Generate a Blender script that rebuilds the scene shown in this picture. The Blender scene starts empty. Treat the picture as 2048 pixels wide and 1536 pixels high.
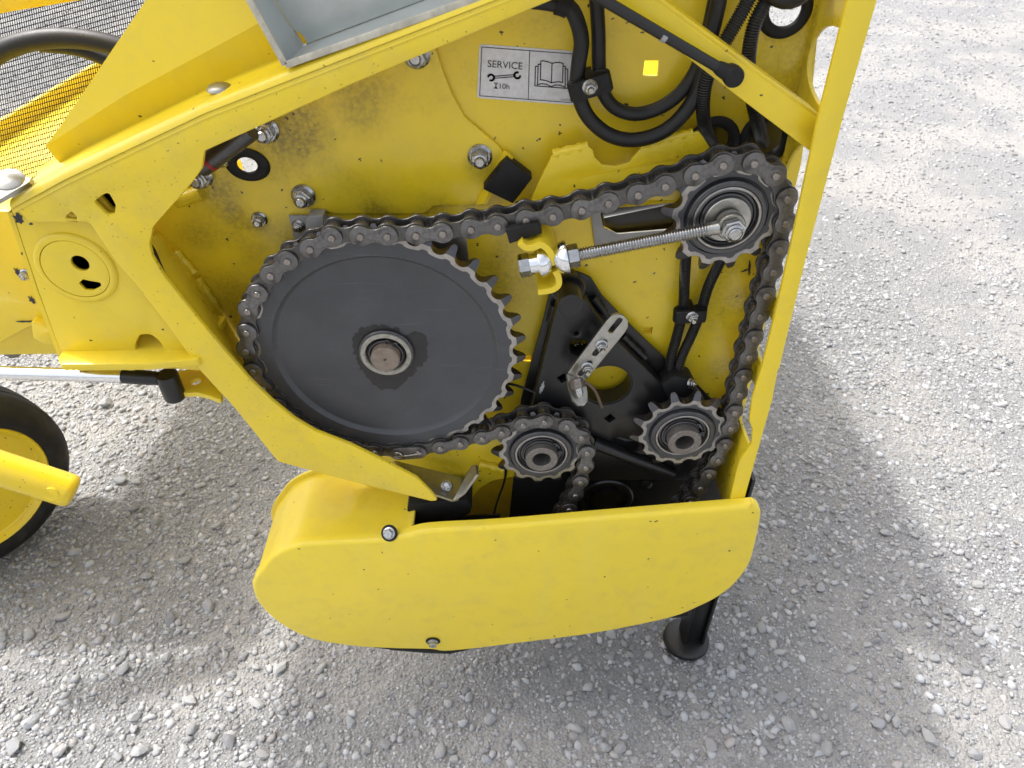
import bpy, bmesh, math, random
import numpy as np
from mathutils import Vector, Matrix
from mathutils.geometry import tessellate_polygon, delaunay_2d_cdt
random.seed(7)
rng = np.random.default_rng(11)
scene = bpy.context.scene
COL = scene.collection
R_ = math.radians

# ------------------------------------------------------------------ camera
# World: X right along the machine's side plate, Y away from the viewer, Z up, metres.
FPX, CAM_H, CAM_D = 1440.0, 1.2, 0.5905
PITCH, YAW = R_(39.72), R_(-1.13)
_ca, _sa, _cb, _sb = math.cos(PITCH), math.sin(PITCH), math.cos(YAW), math.sin(YAW)
_M = np.array([[1, 0, 0], [0, _ca, -_sa], [0, _sa, _ca]]) @ np.array([[_cb, 0, _sb], [0, 1, 0], [-_sb, 0, _cb]])
CAM = np.array([0.0, -CAM_D, CAM_H])

def ray(px, py):
    w = _M.T @ np.array([(px - 1024) / FPX, (py - 768) / FPX, 1.0])
    return np.array([w[0], w[2], -w[1]])
def P(px, py, Y):
    """photo pixel -> world point on the vertical plane at depth Y"""
    r = ray(px, py); q = CAM + r * ((Y - CAM[1]) / r[1]); return Vector(q)
def G(px, py, z=0.0):
    """photo pixel -> world point on the horizontal plane at height z"""
    r = ray(px, py); q = CAM + r * ((z - CAM[2]) / r[2]); return Vector(q)
def PL(px, py, p0, n):
    r = ray(px, py); p0 = np.array(p0); n = np.array(n)
    return Vector(CAM + r * (np.dot(p0 - CAM, n) / np.dot(r, n)))

cam_data = bpy.data.cameras.new('camera')
cam = bpy.data.objects.new('camera', cam_data); COL.objects.link(cam)
cam_data.sensor_width = 36.0
cam_data.lens = FPX / 2048 * 36.0
cam_data.clip_start = 0.02; cam_data.clip_end = 500
xa = _M @ np.array([1, 0, 0])
def c2w(v):
    w = _M.T @ np.array(v); return Vector((w[0], w[2], -w[1]))
ax, ay, az = c2w((1, 0, 0)), c2w((0, -1, 0)), c2w((0, 0, -1))
cam.matrix_world = Matrix(((ax.x, ay.x, az.x, CAM[0]), (ax.y, ay.y, az.y, CAM[1]), (ax.z, ay.z, az.z, CAM[2]), (0, 0, 0, 1)))
cam_data.dof.use_dof = True
cam_data.dof.focus_distance = 0.80
cam_data.dof.aperture_fstop = 14.0
scene.camera = cam

# ------------------------------------------------------------------ light
SUN_DIR = Vector((-0.55, 0.30, 1.0)).normalized()      # towards the sun: behind the machine, from the left
world = bpy.data.worlds.new('World'); scene.world = world; world.use_nodes = True
wn = world.node_tree; wn.nodes.clear()
sky = wn.nodes.new('ShaderNodeTexSky'); sky.sky_type = 'NISHITA'; sky.sun_disc = False
sky.sun_elevation = math.asin(SUN_DIR.z)
sky.sun_rotation = math.atan2(SUN_DIR.x, SUN_DIR.y) % (2 * math.pi)
sky.air_density = 1.0; sky.dust_density = 6.0; sky.ozone_density = 1.0
hs = wn.nodes.new('ShaderNodeHueSaturation'); hs.inputs['Saturation'].default_value = 0.35
bg = wn.nodes.new('ShaderNodeBackground'); bg.inputs['Strength'].default_value = 0.15
wo = wn.nodes.new('ShaderNodeOutputWorld')
wn.links.new(sky.outputs[0], hs.inputs['Color']); wn.links.new(hs.outputs[0], bg.inputs['Color']); wn.links.new(bg.outputs[0], wo.inputs[0])
sun_data = bpy.data.lights.new('sun', 'SUN'); sun_data.energy = 1.5; sun_data.angle = R_(2.6); sun_data.color = (1.0, 0.98, 0.95)      # hazy sun
sun = bpy.data.objects.new('sun', sun_data); COL.objects.link(sun)
sun.location = SUN_DIR * 5
sun.rotation_euler = SUN_DIR.to_track_quat('Z', 'Y').to_euler()
vs = scene.view_settings
scene.display_settings.display_device = 'sRGB'
vs.view_transform = 'Standard'; vs.look = 'None'; vs.gamma = 1.0; vs.use_curve_mapping = False
vs.exposure = 1.38
scene.cycles.max_bounces = 8; scene.cycles.diffuse_bounces = 4; scene.cycles.glossy_bounces = 4

# ------------------------------------------------------------------ materials
class NT:
    def __init__(s, m): s.t = m.node_tree; s.n = s.t.nodes; s.l = s.t.links
    def new(s, k, **kw):
        x = s.n.new(k)
        for a, v in kw.items(): setattr(x, a, v)
        return x
    def link(s, a, b): s.l.new(a, b)
    def noise(s, co, scale, detail=3, rough=0.55, dist=0.0):
        x = s.new('ShaderNodeTexNoise'); x.inputs['Scale'].default_value = scale; x.inputs['Detail'].default_value = detail
        x.inputs['Roughness'].default_value = rough; x.inputs['Distortion'].default_value = dist
        s.link(co, x.inputs['Vector']); return x.outputs['Fac']
    def ramp(s, f, a, b, va=0.0, vb=1.0):
        x = s.new('ShaderNodeMapRange'); x.interpolation_type = 'SMOOTHSTEP'
        x.inputs[1].default_value = a; x.inputs[2].default_value = b; x.inputs[3].default_value = va; x.inputs[4].default_value = vb
        s.link(f, x.inputs[0]); return x.outputs[0]
    def math(s, op, a, b=None):
        x = s.new('ShaderNodeMath'); x.operation = op
        for i, v in enumerate((a, b)):
            if v is None: continue
            if isinstance(v, (int, float)): x.inputs[i].default_value = v
            else: s.link(v, x.inputs[i])
        return x.outputs[0]
    def mix(s, f, a, b, blend='MIX'):
        x = s.new('ShaderNodeMix'); x.data_type = 'RGBA'; x.blend_type = blend
        for sock, v in ((x.inputs['Factor'], f), (x.inputs[6], a), (x.inputs[7], b)):
            if isinstance(v, (int, float)): sock.default_value = v
            elif isinstance(v, tuple): sock.default_value = (*v, 1) if len(v) == 3 else v
            else: s.link(v, sock)
        return x.outputs[2]

def base_mat(name):
    m = bpy.data.materials.new(name); m.use_nodes = True
    t = NT(m); bs = t.n['Principled BSDF']
    tc = t.new('ShaderNodeTexCoord')
    return m, t, bs, tc.outputs['Object']

def specks(t, co, scale, size, keep):
    """dark flecks: small uneven dots in a random share of the cells"""
    nz = t.new('ShaderNodeTexNoise'); nz.inputs['Scale'].default_value = scale * 2.3; t.link(co, nz.inputs['Vector'])
    mx = t.mix(0.006, co, nz.outputs['Color'], 'ADD')
    v = t.new('ShaderNodeTexVoronoi'); v.inputs['Scale'].default_value = scale; t.link(mx, v.inputs['Vector'])
    sep = t.new('ShaderNodeSeparateColor'); t.link(v.outputs['Color'], sep.inputs[0])
    rad = t.math('MULTIPLY', sep.outputs[1], size)
    hit = t.math('LESS_THAN', v.outputs['Distance'], rad)
    k = t.math('LESS_THAN', sep.outputs[0], keep)
    return t.math('MULTIPLY', hit, k)

def yellow(name, dirt=0.2, fleck=0.15, grime=0.0, rough=0.36, blobs=(), base=(0.77, 0.57, 0.018), fleck_scale=150):
    m, t, bs, co = base_mat(name)
    n1 = t.noise(co, 5.5, 4, 0.6)
    n2 = t.noise(co, 38, 5, 0.62, 0.4)
    n3 = t.noise(co, 260, 3, 0.6)
    col = t.mix(t.ramp(n1, 0.35, 0.7), base, (base[0] * 0.93, base[1] * 0.94, base[2] * 1.2))
    dustf = t.math('MULTIPLY', t.ramp(n2, 0.45, 0.75), dirt)
    col = t.mix(dustf, col, (0.46, 0.36, 0.12))
    mp = t.new('ShaderNodeMapping'); mp.inputs['Scale'].default_value = (16, 16, 2.0); t.link(co, mp.inputs['Vector'])
    sm = t.ramp(t.noise(mp.outputs[0], 1.0, 4, 0.6), 0.48, 0.72, 0.0, 0.35)
    col = t.mix(sm, col, (base[0] * 0.95, base[1] * 1.02, base[2] * 3.2))
    if grime:
        g1 = t.ramp(t.noise(co, 11, 5, 0.65, 0.6), 0.50, 0.72)
        g2 = t.ramp(n3, 0.35, 0.7)
        gf = t.math('MULTIPLY', t.math('MULTIPLY', g1, t.math('ADD', t.math('MULTIPLY', g2, 0.6), 0.4)), grime)
        col = t.mix(gf, col, (0.16, 0.115, 0.03))
    for (bx, by, br, ba) in blobs:          # oily soot settled on the plate
        w = P(bx, by, 0.07)
        vm = t.new('ShaderNodeVectorMath'); vm.operation = 'DISTANCE'; t.link(co, vm.inputs[0]); vm.inputs[1].default_value = (w.x, 0.07, w.z)
        dn = t.math('ADD', vm.outputs['Value'], t.math('MULTIPLY', t.math('SUBTRACT', n2, 0.5), br * 0.9))
        bf = t.math('MULTIPLY', t.ramp(dn, br, br * 0.15), t.math('ADD', t.math('MULTIPLY', t.ramp(n3, 0.3, 0.7), 0.55 * ba), 0.45 * ba))
        col = t.mix(bf, col, (0.13, 0.095, 0.022))
    if fleck:
        f1 = specks(t, co, fleck_scale, 0.23, fleck)
        f2 = specks(t, co, fleck_scale * 0.37, 0.07, fleck * 0.7)
        col = t.mix(t.math('MAXIMUM', f1, f2), col, (0.045, 0.032, 0.015))
    t.link(col, bs.inputs['Base Color'])
    rr = t.math('ADD', t.math('MULTIPLY', n2, 0.22), rough - 0.11)
    t.link(rr, bs.inputs['Roughness'])
    bs.inputs['Coat Weight'].default_value = 0.12; bs.inputs['Coat Roughness'].default_value = 0.12
    bp = t.new('ShaderNodeBump'); bp.inputs['Strength'].default_value = 0.16; bp.inputs['Distance'].default_value = 0.003
    t.link(t.math('ADD', t.math('MULTIPLY', t.noise(co, 90, 2), 0.12), t.noise(co, 11, 2)), bp.inputs['Height']); t.link(bp.outputs[0], bs.inputs['Normal'])
    return m

def metal(name, base, rough, metallic=1.0,  wear=0.3, tint=(0.10, 0.06, 0.035), tint_amt=0.0, bump=0.1, nscale=140, stretch=None):
    m, t, bs, co = base_mat(name)
    if stretch:
        mp = t.new('ShaderNodeMapping'); mp.inputs['Scale'].default_value = stretch; t.link(co, mp.inputs['Vector']); co2 = mp.outputs[0]
    else: co2 = co
    n1 = t.noise(co2, nscale, 5, 0.65); n2 = t.noise(co, 30, 3, 0.6)
    d = tuple(c * (1 - wear) for c in base)
    col = t.mix(t.ramp(n1, 0.3, 0.7), base, d)
    if tint_amt:
        col = t.mix(t.math('MULTIPLY', t.ramp(n2, 0.45, 0.75), tint_amt), col, tint)
    if name.startswith('chain'):            # no two links equally greasy
        oi = t.new('ShaderNodeObjectInfo'); col = t.mix(t.ramp(oi.outputs['Random'], 0.0, 1.0, 0.0, 0.55), col, tuple(c * 0.6 for c in base))
        g2 = t.ramp(t.noise(co, 95, 4, 0.7), 0.55, 0.72, 0.0, 0.5); col = t.mix(g2, col, (0.025, 0.021, 0.018))
    t.link(col, bs.inputs['Base Color'])
    bs.inputs['Metallic'].default_value = metallic
    t.link(t.math('ADD', t.math('MULTIPLY', n1, 0.3), max(0.02, rough - 0.15)), bs.inputs['Roughness'])
    if bump:
        bp = t.new('ShaderNodeBump'); bp.inputs['Strength'].default_value = bump; bp.inputs['Distance'].default_value = 0.0008
        t.link(t.noise(co, nscale * 3, 4), bp.inputs['Height']); t.link(bp.outputs[0], bs.inputs['Normal'])
    return m

def plain(name, base, rough, var=0.25, nscale=60, bump=0.08, spec=0.5, dust=0.0, dustcol=(0.25, 0.22, 0.18)):
    m, t, bs, co = base_mat(name)
    n1 = t.noise(co, nscale, 4, 0.6)
    col = t.mix(t.ramp(n1, 0.3, 0.72), base, tuple(c * (1 - var) for c in base))
    if dust:
        col = t.mix(t.math('MULTIPLY', t.ramp(t.noise(co, 22, 5, 0.65), 0.45, 0.75), dust), col, dustcol)
    t.link(col, bs.inputs['Base Color'])
    t.link(t.math('ADD', t.math('MULTIPLY', n1, 0.2), rough - 0.1), bs.inputs['Roughness'])
    bs.inputs['Specular IOR Level'].default_value = spec
    bp = t.new('ShaderNodeBump'); bp.inputs['Strength'].default_value = bump; bp.inputs['Distance'].default_value = 0.001
    t.link(t.noise(co, nscale * 4, 3), bp.inputs['Height']); t.link(bp.outputs[0], bs.inputs['Normal'])
    return m

M = {}
M['yel'] = yellow('yellow_paint', 0.16, 0.06, 0.10)
M['yel_back'] = yellow('yellow_paint_greasy', 0.14, 0.14, 0.34, rough=0.30, blobs=((600, 250, 0.045, 0.75), (720, 190, 0.05, 0.6), (540, 290, 0.05, 0.5), (440, 380, 0.035, 0.7), (470, 430, 0.02, 0.6), (400, 470, 0.03, 0.5), (590, 470, 0.035, 0.55), (480, 600, 0.05, 0.5), (1590, 120, 0.05, 0.45), (1000, 560, 0.06, 0.45), (1330, 320, 0.05, 0.4), (900, 930, 0.06, 0.4), (760, 425, 0.028, 0.6), (870, 420, 0.028, 0.55), (1090, 400, 0.03, 0.5), (1200, 375, 0.03, 0.5), (1480, 600, 0.03, 0.5), (1440, 740, 0.03, 0.5), (960, 330, 0.022, 0.5), (520, 450, 0.018, 0.6), (615, 400, 0.022, 0.5)))
M['yel_strip'] = yellow('yellow_paint_flecked', 0.25, 0.60, 0.15, fleck_scale=240)
M['yel_cover'] = yellow('yellow_paint_cover', 0.22, 0.05, 0.0, rough=0.42, base=(0.79, 0.60, 0.030))
M['yel_arm'] = yellow('yellow_paint_rim', 0.12, 0.35, 0.15)
M['chain_outer'] = metal('chain_steel_outer', (0.21, 0.206, 0.206), 0.40, 0.85, 0.40, (0.085, 0.068, 0.055), 0.45, 0.3, 260)
M['chain_inner'] = metal('chain_steel_inner', (0.135, 0.130, 0.127), 0.38, 0.85, 0.40, (0.065, 0.05, 0.04), 0.45, 0.3, 260)
M['roller'] = metal('chain_roller_steel', (0.30, 0.27, 0.24), 0.28, 0.95, 0.3, (0.12, 0.07, 0.03), 0.5, 0.1, 250)
M['pin'] = metal('chain_pin_steel', (0.36, 0.33, 0.31), 0.35, 0.9, 0.35, bump=0.3, nscale=700)
M['disc'] = plain('sprocket_grey_paint', (0.054, 0.056, 0.063), 0.40, 0.22, 24, 0.05, 0.5, 0.22, (0.085, 0.083, 0.082))
def disc_material():
    m = M['disc']; t = NT(m); bs = t.n['Principled BSDF']; src = bs.inputs['Base Color'].links[0].from_socket
    tc = next(n for n in t.n if n.type == 'TEX_COORD').outputs['Object']
    vm = t.new('ShaderNodeVectorMath'); vm.operation = 'DISTANCE'; t.link(tc, vm.inputs[0]); vm.inputs[1].default_value = (-0.1193, 0.0129, 0.7446)
    cx = t.new('ShaderNodeCombineXYZ'); t.link(vm.outputs['Value'], cx.inputs[0]); rings = t.noise(cx.outputs[0], 420, 3, 0.7)
    col = t.mix(t.ramp(rings, 0.35, 0.7, 0.0, 0.35), src, (0.040, 0.041, 0.045))
    scr = t.new('ShaderNodeMapping'); scr.inputs['Rotation'].default_value = (0, 0.6, 0); scr.inputs['Scale'].default_value = (14, 40, 300); t.link(tc, scr.inputs['Vector'])
    col = t.mix(t.ramp(t.noise(scr.outputs[0], 1.0, 3, 0.6), 0.63, 0.72, 0.0, 0.4), col, (0.10, 0.10, 0.102))
    f = specks(t, tc, 170, 0.13, 0.10); col = t.mix(f, col, (0.018, 0.017, 0.016))
    t.link(col, bs.inputs['Base Color'])
disc_material()
M['steel'] = metal('machined_steel', (0.40, 0.385, 0.365), 0.36, 0.9, 0.3, (0.25, 0.15, 0.08), 0.15, 0.1, 90)
M['tooth'] = metal('tooth_steel', (0.17, 0.155, 0.14), 0.32, 0.95, 0.35, (0.20, 0.09, 0.03), 0.6, 0.1, 120)
M['hub'] = metal('rusty_hub_steel', (0.27, 0.255, 0.24), 0.52, 0.8, 0.40, (0.19, 0.13, 0.09), 0.35, 0.3, 500)
M['shaft'] = plain('shaft_end_tan', (0.22, 0.175, 0.135), 0.5, 0.25, 120, 0.15)
M['cream'] = plain('cream_seal', (0.36, 0.34, 0.285), 0.5, 0.35, 160, 0.2)
M['bearing'] = metal('bearing_grey', (0.10, 0.10, 0.105), 0.33, 0.8, 0.2, bump=0.05)
M['zinc'] = metal('zinc_plate', (0.44, 0.435, 0.405), 0.34, 0.95, 0.25, (0.42, 0.38, 0.22), 0.25, 0.08, 70)
M['bolt'] = metal('zinc_bolt', (0.48, 0.48, 0.475), 0.26, 1.0, 0.25, (0.35, 0.30, 0.15), 0.15, 0.05, 200)
M['galv'] = metal('galvanised_sheet', (0.46, 0.49, 0.475), 0.42, 0.45, 0.18, (0.38, 0.40, 0.36), 0.3, 0.08, 26)
M['galv_edge'] = plain('galvanised_edge', (0.52, 0.49, 0.40), 0.55, 0.3, 120, 0.3)
M['black'] = plain('black_paint', (0.0085, 0.0085, 0.009), 0.36, 0.25, 40, 0.06, 0.5, 0.05, (0.05, 0.045, 0.04))
M['blackgap'] = plain('black_paint_and_gap_dark', (0.008, 0.008, 0.009), 0.5, 0.2, 40, 0.05, 0.4)  # black parts, and painted dark inside openings and behind gaps
M['rubber'] = plain('black_rubber', (0.008, 0.008, 0.0085), 0.62, 0.3, 90, 0.12, 0.35)
M['hose'] = plain('hose_rubber', (0.006, 0.006, 0.0065), 0.50, 0.3, 70, 0.12, 0.45, 0.35, (0.022, 0.020, 0.018))
M['conduit'] = plain('conduit_plastic', (0.012, 0.012, 0.0125), 0.36, 0.3, 70, 0.05, 0.6)
M['tyre'] = plain('tyre_rubber', (0.012, 0.0115, 0.011), 0.68, 0.3, 40, 0.25, 0.35, 0.5, (0.050, 0.043, 0.036))
M['label'] = plain('label_white', (0.66, 0.66, 0.67), 0.45, 0.12, 200, 0.03, 0.4, 0.45, (0.42, 0.41, 0.38))
M['ink'] = plain('label_ink', (0.012, 0.012, 0.016), 0.5, 0.1, 90, 0.02)
M['greyplate'] = plain('pale_grey_plate', (0.30, 0.30, 0.295), 0.45, 0.15, 40, 0.06, 0.5, 0.2)
M['chrome'] = metal('chrome_rod', (0.80, 0.81, 0.83), 0.17, 1.0, 0.05, bump=0.0)
M['mesh'] = plain('mesh_wire', (0.012, 0.012, 0.015), 0.5, 0.2, 90, 0.0)
M['red'] = plain('red_band', (0.30, 0.01, 0.015), 0.5, 0.2, 90)
M['chip'] = plain('bare_dark_chip', (0.028, 0.026, 0.028), 0.6, 0.3, 200, 0.4)
M['copper'] = plain('tan_cable', (0.16, 0.11, 0.08), 0.5, 0.2, 90)
M['oil'] = plain('oil_stain', (0.019, 0.018, 0.0175), 0.50, 0.25, 120, 0.05, 0.5)

# ------------------------------------------------------------------ mesh helpers
def finish(me, mat, ang=35):
    if mat is not None:
        for mm in (mat if isinstance(mat, (list, tuple)) else [mat]):
            me.materials.append(M[mm] if isinstance(mm, str) else mm)
    if ang is not None:
        me.shade_smooth() if hasattr(me, 'shade_smooth') else None
        me.set_sharp_from_angle(angle=R_(ang))
    me.update()

def link(name, me, parent=None):
    o = bpy.data.objects.new(name, me); COL.objects.link(o)
    if parent is not None:
        o.parent = parent
        p = parent; off = Vector((0, 0, 0))
        while p is not None: off += p.location; p = p.parent
        o.location = -off
    return o

def obj(name, V, F, mat, parent=None, ang=35, fix=True):
    me = bpy.data.meshes.new(name)
    me.from_pydata([tuple(v) for v in V], [], [tuple(f) for f in F])
    if fix:
        bm = bmesh.new(); bm.from_mesh(me); bmesh.ops.recalc_face_normals(bm, faces=bm.faces); bm.to_mesh(me); bm.free()
    finish(me, mat, ang)
    return link(name, me, parent)

def tag(o, label=None, cat=None, group=None, kind=None):
    if label: o['label'] = label
    if cat: o['category'] = cat
    if group: o['group'] = group
    if kind: o['kind'] = kind
    return o

def thing(name, label, cat, loc=(0, 0, 0), group=None):
    o = bpy.data.objects.new(name, None); COL.objects.link(o)
    o.location = Vector(loc); o.empty_display_size = 0.02
    return tag(o, label, cat, group)

class MB:
    """collects shapes into one mesh"""
    def __init__(s): s.V = []; s.F = []; s.mi = []
    def add(s, V, F, mi=0):
        b = len(s.V); s.V += [Vector(v) for v in V]; s.F += [tuple(i + b for i in f) for f in F]; s.mi += [mi] * len(F); return s
    def build(s, name, mat, parent=None, ang=35, fix=True):
        o = obj(name, s.V, s.F, mat, parent, ang, fix)
        if any(s.mi):
            o.data.polygons.foreach_set('material_index', s.mi)
        return o

def basis(axis, up=None):
    z = Vector(axis).normalized()
    u = Vector(up) if up is not None else (Vector((0, 0, 1)) if abs(z.z) < 0.9 else Vector((1, 0, 0)))
    x = u.cross(z).normalized(); y = z.cross(x)
    return x, y, z

def rev(profile, c, axis=(0, -1, 0), seg=40, close=False, caps=True):
    """solid of revolution; profile [(r, h)], h along the axis"""
    x, y, z = basis(axis); c = Vector(c); V = []; F = []; n = len(profile)
    for i in range(seg):
        a = 2 * math.pi * i / seg; d = x * math.cos(a) + y * math.sin(a)
        for r, h in profile: V.append(c + d * r + z * h)
    for i in range(seg):
        j = (i + 1) % seg
        for k in range(n - 1 + (1 if close else 0)):
            k2 = (k + 1) % n
            F.append((i * n + k, j * n + k, j * n + k2, i * n + k2))
    if not close and caps:
        if profile[0][0] > 1e-6: F.append(tuple(i * n for i in range(seg))[::-1])
        if profile[-1][0] > 1e-6: F.append(tuple(i * n + n - 1 for i in range(seg)))
    return V, F

def hexa(c, axis, af, h, up=None, rot=0.0, cham=0.12):
    x, y, z = basis(axis, up); c = Vector(c); V = []; F = []
    rr = af / math.sqrt(3); rings = [(rr * (1 - cham * 0.6), 0), (rr, h * cham), (rr, h * (1 - cham)), (rr * (1 - cham), h)]
    for r, hh in rings:
        for i in range(6):
            a = rot + math.pi / 3 * i; V.append(c + (x * math.cos(a) + y * math.sin(a)) * r + z * hh)
    for k in range(len(rings) - 1):
        for i in range(6):
            j = (i + 1) % 6; F.append((k * 6 + i, k * 6 + j, (k + 1) * 6 + j, (k + 1) * 6 + i))
    F.append(tuple(range(5, -1, -1))); F.append(tuple(len(V) - 6 + i for i in range(6)))
    return V, F

def catmull(pts, n=8, closed=False):
    pts = [Vector(p) for p in pts]; out = []; m = len(pts)
    rngi = range(m) if closed else range(m - 1)
    for i in rngi:
        if closed: p0, p1, p2, p3 = pts[(i - 1) % m], pts[i], pts[(i + 1) % m], pts[(i + 2) % m]
        else:
            p1, p2 = pts[i], pts[i + 1]
            p0 = pts[i - 1] if i > 0 else p1 * 2 - p2
            p3 = pts[i + 2] if i + 2 < m else p2 * 2 - p1
        for k in range(n):
            t = k / n
            out.append(0.5 * ((2 * p1) + (p2 - p0) * t + (2 * p0 - 5 * p1 + 4 * p2 - p3) * t * t + (3 * p1 - p0 - 3 * p2 + p3) * t ** 3))
    if not closed: out.append(pts[-1])
    return out

def resample(path, step):
    L = [0.0]
    for a, b in zip(path, path[1:]): L.append(L[-1] + (b - a).length)
    n = max(2, int(L[-1] / step)); out = []; k = 0
    for i in range(n + 1):
        s = L[-1] * i / n
        while k < len(L) - 2 and L[k + 1] < s: k += 1
        t = (s - L[k]) / max(1e-9, L[k + 1] - L[k]); out.append(path[k].lerp(path[k + 1], t))
    return out

def tube(path, r, seg=14, caps=True):
    """r: number, list or function of the ring index"""
    n = len(path); V = []; F = []
    t0 = (path[1] - path[0]).normalized(); x, y, _ = basis(t0)
    for i, p in enumerate(path):
        t = (path[min(i + 1, n - 1)] - path[max(i - 1, 0)]).normalized()
        x = (x - t * x.dot(t)).normalized(); y = t.cross(x)
        rr = r(i) if callable(r) else (r[i] if isinstance(r, (list, tuple)) else r)
        for k in range(seg):
            a = 2 * math.pi * k / seg; V.append(p + (x * math.cos(a) + y * math.sin(a)) * rr)
    for i in range(n - 1):
        for k in range(seg):
            j = (k + 1) % seg; F.append((i * seg + k, i * seg + j, (i + 1) * seg + j, (i + 1) * seg + k))
    if caps: F.append(tuple(range(seg))[::-1]); F.append(tuple((n - 1) * seg + k for k in range(seg)))
    return V, F

def fillet(pts, r=0.0, seg=5):
    """round the corners of a 2-D polygon; a point may carry its own radius as third item"""
    n = len(pts); out = []
    for i in range(n):
        p = Vector(pts[i][:2]); rr = pts[i][2] if len(pts[i]) > 2 else r
        a = Vector(pts[i - 1][:2]) - p; b = Vector(pts[(i + 1) % n][:2]) - p
        la, lb = a.length, b.length
        if rr <= 0 or la < 1e-7 or lb < 1e-7: out.append(p); continue
        a /= la; b /= lb
        ang = math.acos(max(-1, min(1, a.dot(b))))
        if ang > 3.0: out.append(p); continue
        d = min(rr / math.tan(ang / 2), la * 0.48, lb * 0.48); q1 = p + a * d; q2 = p + b * d
        for k in range(seg + 1):
            t = k / seg; out.append(q1 * (1 - t) ** 2 + p * 2 * t * (1 - t) + q2 * t * t)
    return out

def _area(p):
    n = len(p); return sum(p[i][0] * p[(i + 1) % n][1] - p[(i + 1) % n][0] * p[i][1] for i in range(n)) / 2
def _clean(p):
    out = []
    for q in p:
        q = Vector((q[0], q[1]))
        if not out or (q - out[-1]).length > 1e-5: out.append(q)
    if (out[0] - out[-1]).length < 1e-5: out.pop()
    return out
def _inset(poly, d):
    """move a loop to its left by d (into the material for a CCW outline, CW hole)"""
    n = len(poly); out = []
    for i in range(n):
        e1 = (poly[i] - poly[i - 1]).normalized(); e2 = (poly[(i + 1) % n] - poly[i]).normalized()
        n1 = Vector((-e1.y, e1.x)); n2 = Vector((-e2.y, e2.x)); q = n1 + n2
        k = max(0.4, 1 + n1.dot(n2)); out.append(poly[i] + q * (d / k))
    return out
def poly2mesh(outer, holes, t, bevel):
    """flat plate in local xy with chamfered rims, z from -t/2 to t/2"""
    bevel = min(bevel, t * 0.3); loops = []
    for k, p in enumerate([outer] + list(holes)):
        p = _clean(p); ar = _area(p)
        if (k == 0 and ar < 0) or (k > 0 and ar > 0): p = p[::-1]
        loops.append(p)
    ins = [_inset(p, bevel) for p in loops]; mid = [_inset(p, bevel * 0.28) for p in loops]
    cv = [q for p in ins for q in p]; ce = []; b = 0
    for p in ins:
        ce += [(b + i, b + (i + 1) % len(p)) for i in range(len(p))]; b += len(p)
    rv, re_, rf, ov, oe, of = delaunay_2d_cdt(cv, ce, [], 0, 1e-7)
    def inside(x, y):
        r = False
        for p in ins:
            n = len(p); j = n - 1
            for i in range(n):
                if (p[i].y > y) != (p[j].y > y) and x < (p[j].x - p[i].x) * (y - p[i].y) / (p[j].y - p[i].y) + p[i].x: r = not r
                j = i
        return r
    rf = [f for f in rf if inside(sum(rv[i].x for i in f) / len(f), sum(rv[i].y for i in f) / len(f))]
    V = []; F = []; nr = len(rv)
    V += [Vector((q.x, q.y, t / 2)) for q in rv] + [Vector((q.x, q.y, -t / 2)) for q in rv]
    F += [tuple(f) for f in rf] + [tuple(i + nr for i in f)[::-1] for f in rf]
    for p, m_, q in zip(loops, mid, ins):
        n = len(p); b = len(V)
        for ring, z in ((q, t / 2), (m_, t / 2 - bevel * 0.28), (p, t / 2 - bevel), (p, -t / 2 + bevel), (m_, -t / 2 + bevel * 0.28), (q, -t / 2)): V += [Vector((v.x, v.y, z)) for v in ring]
        for k in range(5):
            for i in range(n): j = (i + 1) % n; F.append((b + k * n + i, b + (k + 1) * n + i, b + (k + 1) * n + j, b + k * n + j))
    return V, F

def weld(o, dist=1e-6):
    bm = bmesh.new(); bm.from_mesh(o.data); bmesh.ops.remove_doubles(bm, verts=bm.verts, dist=dist)
    bmesh.ops.recalc_face_normals(bm, faces=bm.faces); bm.to_mesh(o.data); bm.free(); return o

def plateV(outer, Y, t, holes=(), bevel=0.0008):
    """outer, holes: lists of (X, Z); front face at depth Y, thickness t going back"""
    V, F = poly2mesh(outer, holes, t, bevel)
    return [Vector((v.x, Y + t / 2 - v.z, v.y)) for v in V], F

def XZ(pts, Y, r=0.0, seg=5, smooth=False):
    """photo pixels -> (X, Z) outline at depth Y, corners rounded by r metres"""
    q = []
    for p in pts:
        w = P(p[0], p[1], Y); q.append((w.x, w.z, p[2]) if len(p) > 2 else (w.x, w.z))
    if smooth: return [(v.x, v.y) for v in catmull([Vector((a[0], a[1], 0)) for a in q], 6, True)]
    return [(v.x, v.y) for v in fillet(q, r, seg)]

def circle(c, r, n=32, r2=None, rot=0.0):
    r2 = r2 or r
    out = []
    for i in range(n):
        a = 2 * math.pi * i / n; x, y = r * math.cos(a), r2 * math.sin(a)
        out.append((c[0] + x * math.cos(rot) - y * math.sin(rot), c[1] + x * math.sin(rot) + y * math.cos(rot)))
    return out

def slot(c, half, r, ang, n=8):
    out = []
    d = Vector((math.cos(ang), math.sin(ang)))
    for s in (1, -1):
        for k in range(n + 1):
            a = ang + (-math.pi / 2 if s > 0 else math.pi / 2) + math.pi * k / n
            out.append((c[0] + d.x * half * s + r * math.cos(a), c[1] + d.y * half * s + r * math.sin(a)))
    return out

def plate(name, pts, Y, t, mat, parent, holes=(), r=0.0, bevel=0.0008, smooth=False):
    V, F = plateV(XZ(pts, Y, r, smooth=smooth), Y, t, holes, bevel)
    return weld(obj(name, V, F, mat, parent))

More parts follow.
